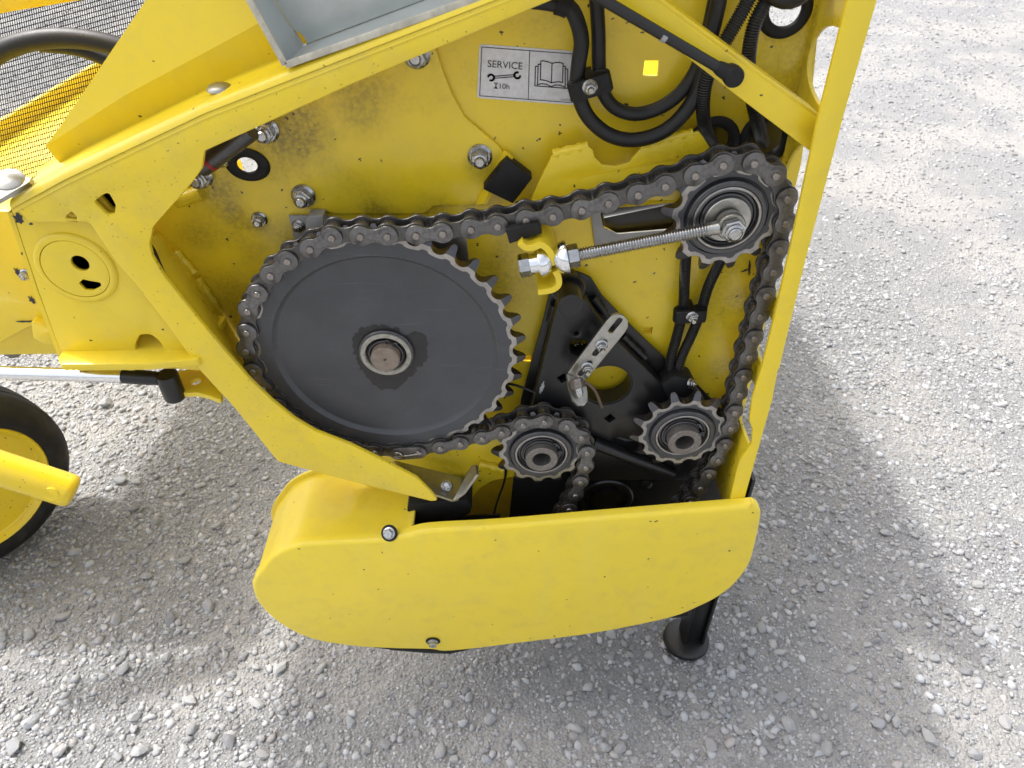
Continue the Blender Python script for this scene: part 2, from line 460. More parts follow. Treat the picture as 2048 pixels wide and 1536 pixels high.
def sheet3(name, pts3, t, mat, parent, flip=False, bevel=0.0):
    """flat polygon of 3-D points given a thickness along its normal (away from the viewer)"""
    pts3 = [Vector(p) for p in pts3]; n = Vector((0, 0, 0)); m = len(pts3)
    for i in range(m): n += (pts3[i] - pts3[0]).cross(pts3[(i + 1) % m] - pts3[0])
    n.normalize()
    if n.dot(Vector(CAM) - pts3[0]) > 0: n = -n
    V = pts3 + [p + n * t for p in pts3]
    tri = tessellate_polygon([pts3])
    F = [tuple(f) for f in tri] + [tuple(i + m for i in f)[::-1] for f in tri] + [(i, (i + 1) % m, m + (i + 1) % m, m + i) for i in range(m)]
    return obj(name, V, F, mat, parent)

def prism(pts, y0, y1):
    """(X, Z) outline swept from depth y0 to y1"""
    m = len(pts); V = [Vector((p[0], y0, p[1])) for p in pts] + [Vector((p[0], y1, p[1])) for p in pts]
    tri = tessellate_polygon([[Vector((p[0], p[1], 0)) for p in pts]])
    F = [tuple(f) for f in tri] + [tuple(i + m for i in f)[::-1] for f in tri] + [(i, (i + 1) % m, m + (i + 1) % m, m + i) for i in range(m)]
    return V, F

def strip_ribbon(path, w, y0, y1):
    """polyline of (X, Z) thickened to w and swept in depth"""
    L = []; Rr = []; n = len(path); path = [Vector(p) for p in path]
    for i, p in enumerate(path):
        d = (path[min(i + 1, n - 1)] - path[max(i - 1, 0)]).normalized(); nn = Vector((-d.y, d.x))
        L.append(p + nn * w / 2); Rr.append(p - nn * w / 2)
    return prism(L + Rr[::-1], y0, y1)

def box(c, sx, sy, sz, ax=None):
    c = Vector(c); X, Y, Z = ax or (Vector((1, 0, 0)), Vector((0, 1, 0)), Vector((0, 0, 1))); V = []
    for a in (-1, 1):
        for b in (-1, 1):
            for d in (-1, 1): V.append(c + X * a * sx / 2 + Y * b * sy / 2 + Z * d * sz / 2)
    return V, [(0, 1, 3, 2), (4, 6, 7, 5), (0, 4, 5, 1), (2, 3, 7, 6), (0, 2, 6, 4), (1, 5, 7, 3)]

def bevel_obj(o, w, seg=2):
    bm = bmesh.new(); bm.from_mesh(o.data); bmesh.ops.remove_doubles(bm, verts=bm.verts, dist=1e-6)
    es = [e for e in bm.edges if len(e.link_faces) == 2 and e.calc_face_angle(0) > 0.5]
    bmesh.ops.bevel(bm, geom=es, offset=w, segments=seg, affect='EDGES', profile=0.5, clamp_overlap=True)
    bmesh.ops.recalc_face_normals(bm, faces=bm.faces); bm.to_mesh(o.data); bm.free()
    o.data.shade_smooth(); o.data.set_sharp_from_angle(angle=R_(40)); return o

def flange_nut(parent, px, py, Y, s=1.0, axis=(0, -1, 0), stud=0.006, rot=None, base=None, name='flange_nut'):
    """nut with its washer flange and the stud end; (px, py) is where the nut's base meets the surface at depth Y"""
    c = base if base is not None else P(px, py, Y); a = Vector(axis).normalized()
    mb = MB()
    mb.add(*rev([(0.0108 * s, 0), (0.0108 * s, 0.0014 * s), (0.0086 * s, 0.0032 * s), (0.004 * s, 0.0033 * s)], c, a, 28))
    mb.add(*hexa(c + a * 0.003 * s, a, 0.0145 * s, 0.0075 * s, rot=random.random() if rot is None else rot))
    mb.add(*rev([(0.0062 * s, 0.0), (0.0062 * s, 0.0025 * s), (0.0048 * s, 0.0033 * s), (0.0044 * s, 0.0025 * s)], c + a * 0.0104 * s, a, 24))
    o = mb.build(name, 'bolt', parent)
    sb = MB(); sb.add(*rev([(0.0041 * s, 0), (0.0041 * s, stud * s * 0.8), (0.0034 * s, stud * s), (0, stud * s)], c + a * 0.0095 * s, a, 20))
    sb.build('stud', 'bolt', o)
    return o

YB = 0.070      # face of the recessed back plate
YF = -0.022     # face of the front frame

# ------------------------------------------------------------------ ground
def ground_material():
    m, t, bs, co = base_mat('packed_dust_and_gap_shade')
    n1 = t.noise(co, 2.2, 4, 0.6); n2 = t.noise(co, 60, 6, 0.7); n3 = t.noise(co, 400, 4, 0.7)
    col = t.mix(t.ramp(n1, 0.42, 0.62), (0.235, 0.235, 0.237), (0.33, 0.318, 0.30))  # base kept darker than stones to paint gap shade; paler patches are dust
    col = t.mix(t.ramp(n2, 0.35, 0.7), col, t.mix(0.5, col, (0.18, 0.18, 0.183)))
    col = t.mix(t.ramp(n3, 0.55, 0.75), col, (0.42, 0.42, 0.42))
    t.link(col, bs.inputs['Base Color']); bs.inputs['Roughness'].default_value = 0.92; bs.inputs['Specular IOR Level'].default_value = 0.25
    v = t.new('ShaderNodeTexVoronoi'); v.inputs['Scale'].default_value = 170; t.link(co, v.inputs['Vector'])
    h = t.math('ADD', t.math('MULTIPLY', n2, 1.2), t.math('MULTIPLY', v.outputs['Distance'], -0.8))
    bp = t.new('ShaderNodeBump'); bp.inputs['Strength'].default_value = 0.9; bp.inputs['Distance'].default_value = 0.006
    t.link(h, bp.inputs['Height']); t.link(bp.outputs[0], bs.inputs['Normal'])
    return m
def stone_material():
    m, t, bs, co = base_mat('crushed_stone')
    at = t.new('ShaderNodeAttribute'); at.attribute_name = 'tint'
    n1 = t.noise(co, 180, 5, 0.7); n2 = t.noise(co, 700, 3, 0.6)
    col = t.mix(t.ramp(n1, 0.3, 0.75, 0.0, 0.45), at.outputs['Color'], t.mix(0.55, at.outputs['Color'], (0.42, 0.415, 0.41)))
    col = t.mix(t.ramp(n2, 0.56, 0.72, 0.0, 0.35), col, (0.16, 0.16, 0.165))
    t.link(col, bs.inputs['Base Color']); bs.inputs['Roughness'].default_value = 0.85; bs.inputs['Specular IOR Level'].default_value = 0.3
    bp = t.new('ShaderNodeBump'); bp.inputs['Strength'].default_value = 0.35; bp.inputs['Distance'].default_value = 0.002
    t.link(n1, bp.inputs['Height']); t.link(bp.outputs[0], bs.inputs['Normal'])
    return m
M['ground'] = ground_material(); M['stone'] = stone_material()
S = 60
gv = []; gf = []
# one sheet reaching the horizon, finer and gently uneven near the machine
xs = np.concatenate([[-S, -20, -8], np.linspace(-3, 4, 71), [8, 20, S]]); ys = np.concatenate([[-S, -20, -5, -2], np.linspace(-0.8, 6, 69), [10, 20, S]])
def ground_z(x, y):
    return 0.010 * math.sin(2.1 * x + 0.7) * math.cos(1.7 * y + 0.3) + 0.006 * math.sin(5.3 * x - 3.1 * y) - 0.008
for y in ys:
    for x in xs: gv.append((x, y, ground_z(x, y) if abs(x) < 6 and -2 < y < 8 else -0.008))
nx = len(xs)
for j in range(len(ys) - 1):
    for i in range(nx - 1): gf.append((j * nx + i, j * nx + i + 1, (j + 1) * nx + i + 1, (j + 1) * nx + i))
ground = obj('ground', gv, gf, 'ground', None, 180, False); ground['kind'] = 'structure'

def ico(sub):
    bm = bmesh.new(); bmesh.ops.create_icosphere(bm, subdivisions=sub, radius=1.0)
    bm.verts.ensure_lookup_table()
    V = np.array([v.co[:] for v in bm.verts]); F = np.array([[v.index for v in f.verts] for f in bm.faces]); bm.free(); return V, F
ICO1, ICF1 = ico(1)
ICO2, ICF2 = ico(2)

def rand_rot(n):
    q = rng.normal(size=(n, 4)); q /= np.linalg.norm(q, axis=1)[:, None]; w, x, y, z = q.T
    return np.stack([np.stack([1 - 2 * (y * y + z * z), 2 * (x * y - z * w), 2 * (x * z + y * w)], -1),
                     np.stack([2 * (x * y + z * w), 1 - 2 * (x * x + z * z), 2 * (y * z - x * w)], -1),
                     np.stack([2 * (x * z - y * w), 2 * (y * z + x * w), 1 - 2 * (x * x + y * y)], -1)], 1)

def tints(n):
    g = rng.choice([0.20, 0.26, 0.32, 0.37, 0.43], n, p=[0.14, 0.26, 0.32, 0.20, 0.08]) * rng.uniform(0.90, 1.10, n)
    warm = rng.normal(-0.004, 0.016, n) + np.where(rng.random(n) < 0.06, 0.06, 0.0)
    return np.stack([g * (1 + warm), g, g * (1.02 - warm), np.ones(n)], -1)

def in_view(x, y, m=0.26):
    d = np.stack([x - CAM[0], np.full_like(x, CAM[2]), y - CAM[1]], -1) @ _M.T
    u = d[:, 0] / d[:, 2] * FPX / 2048; v = d[:, 1] / d[:, 2] * FPX / 1536
    return (d[:, 2] > 0.1) & (np.abs(u) < 0.5 + m) & (np.abs(v) < 0.5 + m)

def gravel(name, n, xr, yr, smin, smax, power, label, keep=None, icoV=ICO1, icoF=ICF1, jit=0.44):
    x = rng.uniform(*xr, n); y = rng.uniform(*yr, n)
    k = in_view(x, y)
    if keep is not None: k &= keep(x, y)
    x, y = x[k], y[k]; n = len(x)
    s = smin * (smax / smin) ** (rng.random(n) ** power)
    V = icoV[None] * (1 + rng.uniform(-jit, jit * 0.6, (n, len(icoV), 1)))
    V = V * (rng.uniform(0.5, 1.2, (n, 1, 3)))
    V = np.einsum('nij,nvj->nvi', rand_rot(n), V)
    V[:, :, 2] *= 0.62
    V *= (s / 2)[:, None, None]
    gz = 0.010 * np.sin(2.1 * x + 0.7) * np.cos(1.7 * y + 0.3) + 0.006 * np.sin(5.3 * x - 3.1 * y) - 0.008
    V += np.stack([x, y, gz + s * rng.uniform(-0.12, 0.12, n)], -1)[:, None, :]
    m = icoV.shape[0]; F = (icoF[None] + (np.arange(n) * m)[:, None, None]).reshape(-1, 3)
    me = bpy.data.meshes.new(name); V = V.reshape(-1, 3)
    me.vertices.add(len(V)); me.vertices.foreach_set('co', V.ravel())
    me.loops.add(F.size); me.loops.foreach_set('vertex_index', F.ravel())
    me.polygons.add(len(F)); me.polygons.foreach_set('loop_start', np.arange(0, F.size, 3))
    me.update(calc_edges=True)
    at = me.attributes.new('tint', 'FLOAT_COLOR', 'POINT'); at.data.foreach_set('color', np.repeat(tints(n), m, 0).ravel())
    me.materials.append(M['stone'])
    o = bpy.data.objects.new(name, me); COL.objects.link(o)
    return tag(o, label, 'gravel', kind='stuff')

def patches(x, y):           # bare dusty patches between the stones
    return (np.sin(3.1 * x + 1.3 * y) + np.sin(2.3 * y - 4.7 * x + 1.0) + np.sin(7.9 * x + 6.1 * y) + 0.7 * np.sin(17 * x - 11 * y)) / 3
OCT = np.array([(1, 0, 0), (-1, 0, 0), (0, 1, 0), (0, -1, 0), (0, 0, 1), (0, 0, -1)], float)
OCF = np.array([(0, 2, 4), (2, 1, 4), (1, 3, 4), (3, 0, 4), (2, 0, 5), (1, 2, 5), (3, 1, 5), (0, 3, 5)])
gravel('gravel', 190000, (-1.6, 1.7), (-0.45, 1.5), 0.0032, 0.0095, 1.3, 'fine pale grey gravel covering the ground around the machine', lambda x, y: rng.random(len(x)) > 0.05 + 0.75 * patches(x, y), OCT * 1.15, OCF)
gravel('gravel', 56000, (-1.6, 1.7), (-0.45, 1.5), 0.0080, 0.022, 2.0, 'coarser crushed stone lying over the fine gravel', lambda x, y: rng.random(len(x)) > 0.33 + 0.75 * patches(x + 0.3, y))
gravel('gravel', 190000, (-6.5, 6.5), (1.5, 7.5), 0.007, 0.025, 1.7, 'distant pale gravel spreading out behind the machine', lambda x, y: rng.random(len(x)) > 0.1 + 0.5 * patches(x, y), OCT * 1.15, OCF)

# larger stones that can be picked out one by one
big_px = [(60, 1440, 46), (25, 1490, 48), (275, 1495, 44), (118, 1495, 40), (265, 1430, 36), (510, 1400, 42), (375, 1395, 40), (330, 1310, 36), (340, 1235, 42),
          (120, 1230, 40), (145, 1100, 34), (245, 1335, 40), (230, 1235, 34), (55, 1265, 34), (210, 802, 42), (150, 855, 22), (270, 960, 30), (310, 1040, 34), (265, 1015, 30),
          (430, 1050, 32), (465, 965, 30), (240, 957, 38), (290, 1150, 34), (370, 1120, 36), (415, 1210, 38), (560, 1330, 42), (640, 1330, 36), (380, 1450, 40), (455, 1475, 44),
          (520, 1500, 40), (700, 1440, 38), (770, 1485, 36), (830, 1420, 36), (880, 1500, 42), (980, 1440, 36), (1040, 1495, 38), (1150, 1460, 40), (1240, 1500, 42), (1330, 1430, 38),
          (1420, 1500, 40), (1460, 1350, 34), (1560, 1400, 40), (1575, 1455, 44), (1650, 1500, 40), (1755, 1450, 38), (1790, 1445, 34), (1860, 1475, 42), (1950, 1505, 40), (1935, 1340, 34),
          (2010, 1440, 36), (1620, 1120, 34), (1680, 1040, 26), (1770, 1065, 30), (1600, 1170, 30), (1640, 1180, 32), (1850, 1200, 26), (1900, 1220, 24), (1765, 1275, 34), (1940, 1108, 26),
          (1960, 1165, 30), (1985, 1278, 30), (1870, 1315, 30), (1960, 1260, 34), (1520, 1260, 34), (1500, 1310, 32), (1560, 1310, 32), (1700, 1340, 34), (1470, 1225, 30), (1730, 1210, 24)]
stone_mesh = []
for k in range(10):
    V = ICO2 * (1 + rng.uniform(-0.05, 0.05, (len(ICO2), 1)))
    for _ in range(16):                    # knock flat faces into the lump
        nrm = rng.normal(size=3); nrm /= np.linalg.norm(nrm); d = rng.uniform(0.55, 0.85); ex = V @ nrm - d
        V = V - np.where(ex > 0, ex, 0)[:, None] * nrm
    V = V * np.array([1.2, 0.85, 0.55])
    me = bpy.data.meshes.new('stone'); me.from_pydata(V.tolist(), [], ICF2.tolist()); me.materials.append(M['stone'])
    at = me.attributes.new('tint', 'FLOAT_COLOR', 'POINT'); at.data.foreach_set('color', np.repeat(np.clip(tints(1) * 0.9, 0.18, 0.33), len(V), 0).ravel())
    stone_mesh.append(me)
def stone_at(x, y, d, i):
    o = bpy.data.objects.new('stone', stone_mesh[i % 10]); COL.objects.link(o); o.parent = ground
    o.location = (x, y, ground_z(x, y) + d * 0.16); o.scale = (d / 2,) * 3
    o.rotation_euler = (random.uniform(-.35, .35), random.uniform(-.35, .35), random.uniform(0, 6.28))
for i, (px, py, d) in enumerate(big_px):
    g = G(px, py); sc = (g - Vector(CAM)).length * 1.0 / FPX * 0.66
    stone_at(g.x, g.y, d * sc, i)
cnt = 0
while cnt < 210:
    px, py = random.uniform(-40, 2090), random.uniform(640, 1560)
    g = G(px, py)
    if 420 < px < 1500 and py < 1250: continue
    stone_at(g.x, g.y, random.uniform(0.011, 0.019), cnt * 7 + 3); cnt += 1

# ------------------------------------------------------------------ machine frame
hdr = thing('pickup_header', 'yellow painted pickup header, its side frame open to show the chain drive', 'machine', (0, 0.3, 0))

# back plate with its openings
def sqhole(px, py, w, Y=YB, rot=0.0):
    c = P(px, py, Y); return [(c.x + w / 2 * (a * math.cos(rot) - b * math.sin(rot)), c.z + w / 2 * (a * math.sin(rot) + b * math.cos(rot))) for a, b in ((-1, -1), (1, -1), (1, 1), (-1, 1))]
def chole(px, py, r, Y=YB, r2=None, rot=0.0):
    c = P(px, py, Y); return circle((c.x, c.z), r, 28, r2, rot)
gro_c = [(1428, 283, 0.0165, 0.0165, 0), (1532, 276, 0.0175, 0.0175, 0), (1570, 18, 0.016, 0.016, 0), (495, 329, 0.0150, 0.0115, -0.12)]
holes = [sqhole(1302, 137, 0.0125), sqhole(1296, 662, 0.0095), sqhole(1053, 718, 0.0095)]
holes += [chole(px, py, r1, YB, r2, ro) for px, py, r1, r2, ro in gro_c]
holes.append(XZ([(1200, 425), (1235, 395), (1350, 375), (1400, 390), (1400, 450), (1330, 462), (1235, 470), (1206, 455)], YB, 0.006))
bp_out = [(110, 470), (180, 340), (395, 180), (700, 50), (1100, -90), (1320, -180), (1640, -180), (1643, 0), (1624, 190), (1602, 330), (1568, 470), (1530, 650), (1486, 830), (1462, 960), (1440, 1090), (1300, 1090), (1300, 870), (1040, 860), (880, 870), (700, 900), (560, 850), (470, 770), (380, 640), (290, 570)]
plate('back_plate', bp_out, YB, 0.005, 'yel_back', hdr, holes, r=0.004)

# reinforcing plate bolted onto it, with a turned-up right edge
rp = [(505, 262), (560, 310), (580, 370), (597, 408), (625, 418), (640, 419), (668, 428), (850, 428), (864, 414), (880, 411), (950, 410), (1012, 312), (995, 290), (930, 235), (905, 190), (885, 140), (868, 85), (700, 125), (540, 205)]
plate('reinforcing_plate', rp, YB - 0.006, 0.0055, 'yel_back', hdr, r=0.010, bevel=0.0015)
# its bent edge towards the black block
a0, a1 = P(950, 409, YB - 0.006), P(1008, 300, YB - 0.006)
b0, b1 = P(966, 408, YB - 0.018), P(1020, 312, YB - 0.018)
sheet3('bent_edge', [a0, a1, b1, b0], 0.004, 'yel_back', hdr)

# front frame: beam, gusset and lower strip in one bent sheet
fr = [(22, 418), (130, 359), (410, 226), (700, 113), (1000, -4), (1330, -142), (1330, -92), (1106, 0), (700, 171), (409, 303), (404, 338, 0.006), (385, 365), (306, 455, 0.012), (299, 490, 0.012),
      (305, 515), (330, 556), (395, 637), (455, 709), (500, 760), (545, 803), (590, 839), (632, 864), (700, 890), (770, 924), (835, 958), (862, 985), (876, 1002, 0.003), (862, 1003), (800, 988), (700, 963), (600, 936), (556, 924), (545, 911), (470, 818), (400, 742), (330, 645), (268, 565), (232, 525), (200, 478), (178, 445), (60, 445)]
fh = [XZ([(187, 404), (208, 389), (217, 387), (230, 410), (228, 428), (214, 430)], YF, 0.003), XZ([(128, 437), (142, 424), (152, 433), (153, 441)], YF, 0.0015)]
plate('front_frame', fr, YF, 0.006, 'yel_strip', hdr, fh, r=0.004, bevel=0.0018)
# fold at the top of the beam and the narrow top flange running back to the guard panel
fold = [(22, 418), (130, 359), (410, 226), (700, 113), (1000, -4), (1330, -142)]
prof = [(-0.0005, 0.0), (0.0008, 0.0035), (0.004, 0.0062), (0.008, 0.0068), (0.052, 0.0072), (0.056, 0.012)]
V = []; F = []
for px, py in fold:
    w = P(px, py, YF)
    for dy, dz in prof: V.append(Vector((w.x, YF + dy, w.z + dz)))
m = len(prof)
for i in range(len(fold) - 1):
    for k in range(m - 1): F.append((i * m + k, i * m + k + 1, (i + 1) * m + k + 1, (i + 1) * m + k))
V2 = [v - Vector((0, 0, 0.004)) for v in V]; n0 = len(V)
F += [tuple(i + n0 for i in f)[::-1] for f in F]
obj('beam_top', V + V2, F, 'yel', hdr, 50)
# sloping inner wall at the left of the window
wall_f = [(300, 478), (305, 515), (330, 556), (395, 637), (455, 709), (500, 760)]
wall_b = [(318, 462), (345, 497), (380, 540), (443, 623), (482, 690), (520, 742)]
V = [P(x, y, YF + 0.004) for x, y in wall_f] + [P(x, y, YB - 0.002) for x, y in wall_b]; n0 = len(wall_f)
obj('inner_wall', V, [(i, i + 1, n0 + i + 1, n0 + i) for i in range(n0 - 1)], 'yel_back', hdr, 60)
for (a, b) in (((350, 502), (388, 545)), ((395, 555), (440, 625))):
    pa, pb = P(*a, YB - 0.004), P(*b, YB - 0.004)
    mb = MB(); mb.add(*tube(resample([pa, pb], 0.004), lambda i: 0.0042 + 0.0007 * math.sin(i * 1.9), 8)); mb.build('weld_bead', 'yel_back', hdr, 60)
c = P(319, 520, 0.0)
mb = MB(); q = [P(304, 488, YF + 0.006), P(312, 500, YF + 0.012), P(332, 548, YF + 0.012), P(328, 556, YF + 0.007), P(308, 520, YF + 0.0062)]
mb.add(q, [(0, 1, 2, 3, 4)]); mb.build('wall_opening_dark', 'blackgap', hdr, None)  # flat black sheet paints the dark of an opening in the wall

# right-hand flange, its side wall with four cut-outs
fl = [(1700, -60), (1696, 0), (1637, 237), (1612, 352), (1580, 500), (1548, 640), (1524, 735), (1504, 800), (1499, 842), (1505, 860), (1503, 888), (1480, 922), (1474, 940), (1460, 1000), (1447, 1060), (1482, 1060), (1491, 992), (1545, 800), (1556, 742), (1560, 735), (1568, 700), (1612, 520), (1690, 225), (1755, 0), (1775, -80)]
plate('side_flange', fl, YF, 0.005, 'yel', hdr, r=0.002, bevel=0.0012)
def side_pt(y_px):      # X of the side wall follows the flange
    pass
xw = 0.272
zt = P(1650, -120, YB).z; zb = 0.50
cut = []
for (f0, f1, d) in (((1660, 75), (1638, 240), 0.080), ((1620, 312), (1548, 622), 0.079), ((1538, 662), (1521, 750), 0.078), ((1504, 795), (1500, 888), 0.079)):
    z0 = P(*f0, YF + 0.006).z; z1 = P(*f1, YF + 0.006).z; zc, zh = (z0 + z1) / 2, (z0 - z1) / 2
    cut.append((zc, zh, d))
# the wall as an outline in (Y, Z): front edge scalloped, back edge straight
front = [(YF + 0.004, zt)]
for zc, zh, d in cut:
    for k in range(17):
        a = math.pi * k / 16; front.append((YF + 0.004 + d * math.sin(a) ** 0.6, zc + zh * math.cos(a)))
front.append((YF + 0.004, zb))
out2 = front + [(YB + 0.004, zb), (YB + 0.004, zt)]
V, F = poly2mesh([(p[0], p[1]) for p in out2], [], 0.004, 0.0008)
def wall_x(z): return 0.2685 + 0.012 * (1.08 - z) / 0.55
V = [Vector((wall_x(v.y) + v.z, v.x, v.y)) for v in V]
weld(obj('side_wall', V, F, 'yel_back', hdr))

# diagonal brace: angle section across the upper right corner
bt = [(1240, -55), (1311, 0), (1470, 117), (1638, 238), (1632, 268), (1622, 304), (1500, 212), (1372, 113), (1300, 62), (1200, -20)]
plate('diagonal_brace', bt, -0.004, 0.004, 'yel', hdr, r=0.001, bevel=0.0010)
u0, u1 = P(1240, -55, -0.004), P(1640, 239, -0.004)
V, F = box((u0 + u1) / 2 + Vector((0, 0.016, 0.0006)), (u1 - u0).length, 0.030, 0.0035, ((u1 - u0).normalized(), Vector((0, 1, 0)), (u1 - u0).normalized().cross(Vector((0, 1, 0)))))
bevel_obj(obj('brace_lip', V, F, 'yel', hdr), 0.0008)
# folded deflector above the chain on the right
df = [(1104, 312), (1176, 292), (1186, 300), (1190, 315), (1205, 330), (1232, 333), (1258, 326), (1275, 305), (1284, 292), (1380, 268), (1400, 262), (1440, 330), (1330, 352), (1200, 385), (1062, 400), (1075, 370)]
plate('deflector', df, YB - 0.024, 0.004, 'yel_back', hdr, r=0.003, bevel=0.0012)
for a, b in (((1106, 308), (1176, 291)), ((1286, 289), (1385, 265))):
    mb = MB(); mb.add(*tube(resample([P(*a, YB - 0.020), P(*b, YB - 0.020)], 0.004), lambda i: 0.0045 + 0.0008 * math.sin(i * 2.3), 8)); mb.build('weld_bead', 'yel_back', hdr, 60)
sheet3('deflector_foot', [P(1062, 400, YB - 0.024), P(1075, 370, YB - 0.024), P(1340, 322, YB - 0.030), P(1440, 330, YB - 0.034), P(1400, 400, YB - 0.045), P(1060, 430, YB - 0.045)], 0.003, 'yel_back', hdr)

# lower web in front of the drum, its weld and the wall behind it
lw = [(640, 905), (760, 905), (870, 890), (1000, 868), (1045, 880), (1050, 935), (1034, 952, 0.003), (1010, 957), (985, 962), (962, 975), (945, 995), (932, 1010), (860, 1020), (700, 960)]
plate('lower_web', lw, YB - 0.020, 0.005, 'yel_back', hdr, r=0.003, bevel=0.0012)
mb = MB(); mb.add(*tube(resample([P(958, 926, YB - 0.022), P(1006, 938, YB - 0.022)], 0.004), lambda i: 0.0055 + 0.0008 * math.sin(i * 1.7), 10)); mb.build('weld_bead', 'yel_back', hdr, 60)
plate('rear_web', [(880, 940), (1036, 940), (1036, 1090), (860, 1090)], 0.115, 0.005, 'yel_back', hdr)

# bolts of the back plate
for px, py, s, Yb in ((532, 260, 1.12, YB - 0.006), (833, 108, 1.12, YB - 0.006), (607, 391, 1.08, YB - 0.006), (960, 312, 1.08, YB - 0.006), (519, 438, 0.74, YB), (401, 352, 1.1, YB - 0.006), (438, 312, 1.0, YB - 0.004)):
    flange_nut(hdr, px, py, Yb, s)
# pale lug and weld at the left edge
mb = MB(); mb.add(*tube(resample([P(352, 400, YB - 0.006), P(404, 385, YB - 0.006)], 0.004), lambda i: 0.0075 + 0.0006 * math.sin(i * 1.5), 10)); mb.build('lug', 'yel_back', hdr, 60)
# dark line and soot by the idler (a torn seal edge)
# grey wear plate with bolt behind the chain
gp = plate('wear_plate', [(577, 432), (650, 432), (700, 455), (720, 500), (592, 500)], YB - 0.006, 0.004, 'greyplate', hdr)
V, F = prism(XZ([(612, 440), (618, 432), (646, 432), (646, 470), (612, 472)], YB - 0.022), YB - 0.022, YB - 0.006)
bevel_obj(obj('wear_block', V, F, 'greyplate', hdr), 0.001)
flange_nut(hdr, 597, 452, YB - 0.006, 0.62)
plate('wear_plate', [(850, 440), (932, 470), (938, 525), (905, 530), (860, 500)], YB - 0.006, 0.004, 'steel', hdr)
# pale grey sheet with the slotted opening, dark bar behind it
gs = [(1181, 425), (1235, 380), (1420, 345), (1420, 440), (1400, 478), (1190, 494)]
gh = XZ([(1200, 425), (1235, 398), (1350, 378), (1402, 392), (1402, 448), (1330, 460), (1235, 468), (1207, 455)], YB - 0.003, 0.006)
plate('grey_sheet', gs, YB - 0.003, 0.0025, 'greyplate', hdr, [gh])
V, F = box((P(1215, 445, YB + 0.02) + P(1440, 400, YB + 0.02)) / 2, 0.115, 0.012, 0.018, None)
d = (P(1440, 400, YB) - P(1215, 445, YB)).normalized(); V, F = box((P(1210, 446, YB + 0.016) + P(1440, 402, YB + 0.016)) / 2, 0.12, 0.016, 0.022, (d, Vector((0, 1, 0)), d.cross(Vector((0, 1, 0)))))
bevel_obj(obj('slide_bar', V, F, 'black', hdr), 0.002)
plate('slot_dark_sheet', [(1170, 340), (1460, 330), (1460, 520), (1170, 520)], YB + 0.036, 0.003, 'blackgap', hdr)  # black sheet painting the dark inside of the slot

for px, py, w, dy, mt in ((1053, 718, 0.02, 0.010, 'yel_back'), (1296, 662, 0.018, 0.0065, 'yel'), (1428, 283, 0.060, 0.020, 'black'), (1532, 276, 0.060, 0.020, 'black')):
    V, F = plateV(sqhole(px, py, w, YB), YB + dy, 0.003); weld(obj('added_hole_shade_plate', V, F, mt, hdr))  # added plates: black paints dark grommet insides, yellow hides the bright interior
# long trough of the header running away behind the plate
V, F = box((0.270, 1.48, 0.94), 0.005, 2.24, 0.30); obj('rear_wall', V, F, 'yel', hdr)
tr = [(0.272, 0.82), (0.272, 0.72), (0.265, 0.50), (0.21, 0.32), (0.08, 0.25), (-0.10, 0.245), (-0.20, 0.29), (-0.255, 0.42), (-0.265, 0.62)]
trs = [(v.x, v.y) for v in catmull([Vector((a, b, 0)) for a, b in tr], 5)]
n0 = len(trs); V = [Vector((p[0], 0.125, p[1])) for p in trs] + [Vector((p[0], 2.6, p[1])) for p in trs]
V += [v + Vector((0.004, 0, -0.004)) for v in V]; F = []
for i in range(n0 - 1):
    F.append((i, i + 1, n0 + i + 1, n0 + i)); F.append((2 * n0 + i, 3 * n0 + i, 3 * n0 + i + 1, 2 * n0 + i + 1))
obj('trough', V, F, 'yel', hdr, 60, False)
V, F = plateV([(0.262, 0.30), (0.262, 0.84), (0.10, 0.86), (-0.10, 0.84), (-0.24, 0.78), (-0.24, 0.32)], 0.145, 0.004); weld(obj('sun_blocker', V, F, 'yel_back', hdr))  # added plate keeping sun out of the lower interior
# unseen raised hood, added and sized to keep sun off guard and beam
V, F = box((-0.16, 0.062, 1.46), 0.94, 0.012, 0.72); bevel_obj(obj('shade_hood', V, F, 'yel', hdr), 0.004)
V, F = plateV([(0.268, 1.085)] + trs + [(-0.22, 0.85), (-0.10, 1.05)], 2.6, 0.006); obj('end_plate', V, F, 'yel', hdr)

# ------------------------------------------------------------------ left-hand tower of the frame
YT = -0.010
tw = [(24, 425), (60, 408), (190, 372), (240, 400), (240, 500), (300, 585), (420, 735), (404, 742), (130, 724, 0.003), (122, 712), (75, 580)]
arch = XZ([(276, 733), (270, 690, 0.004), (278, 671, 0.006), (300, 668, 0.008), (318, 682, 0.006), (332, 705), (352, 736)], YT, 0.002)
th = [arch, chole(160, 527, 0.0082, YT), XZ([(156, 567), (166, 558), (178, 561), (204, 565), (202, 575), (186, 582), (169, 581)], YT, 0.002), XZ([(187, 404), (208, 389), (217, 387), (232, 410), (229, 430), (212, 432)], YF, 0.003), XZ([(126, 438), (142, 422), (154, 433), (155, 443)], YF, 0.0015)]
plate('tower', tw, YT, 0.006, 'yel', hdr, th, r=0.003, bevel=0.0015)
# tower side and inside
V, F = prism(XZ([(24, 425), (75, 580), (130, 724), (400, 742), (250, 500), (178, 430)], YT + 0.007), YT + 0.060, YT + 0.066); obj('tower_back', V, F, 'yel_back', hdr)
w0, w1, w2 = P(24, 425, YT), P(75, 580, YT), P(128, 724, YT)
V = [w0, w1, w2] + [w + Vector((-0.0, 0.064, 0)) for w in (w0, w1, w2)]
V2 = [v + Vector((-0.004, 0, 0)) for v in V]
obj('tower_side', V + V2, [(0, 1, 4, 3), (1, 2, 5, 4), (6, 9, 10, 7), (7, 10, 11, 8), (0, 6, 7, 1), (1, 7, 8, 2)], 'yel', hdr)
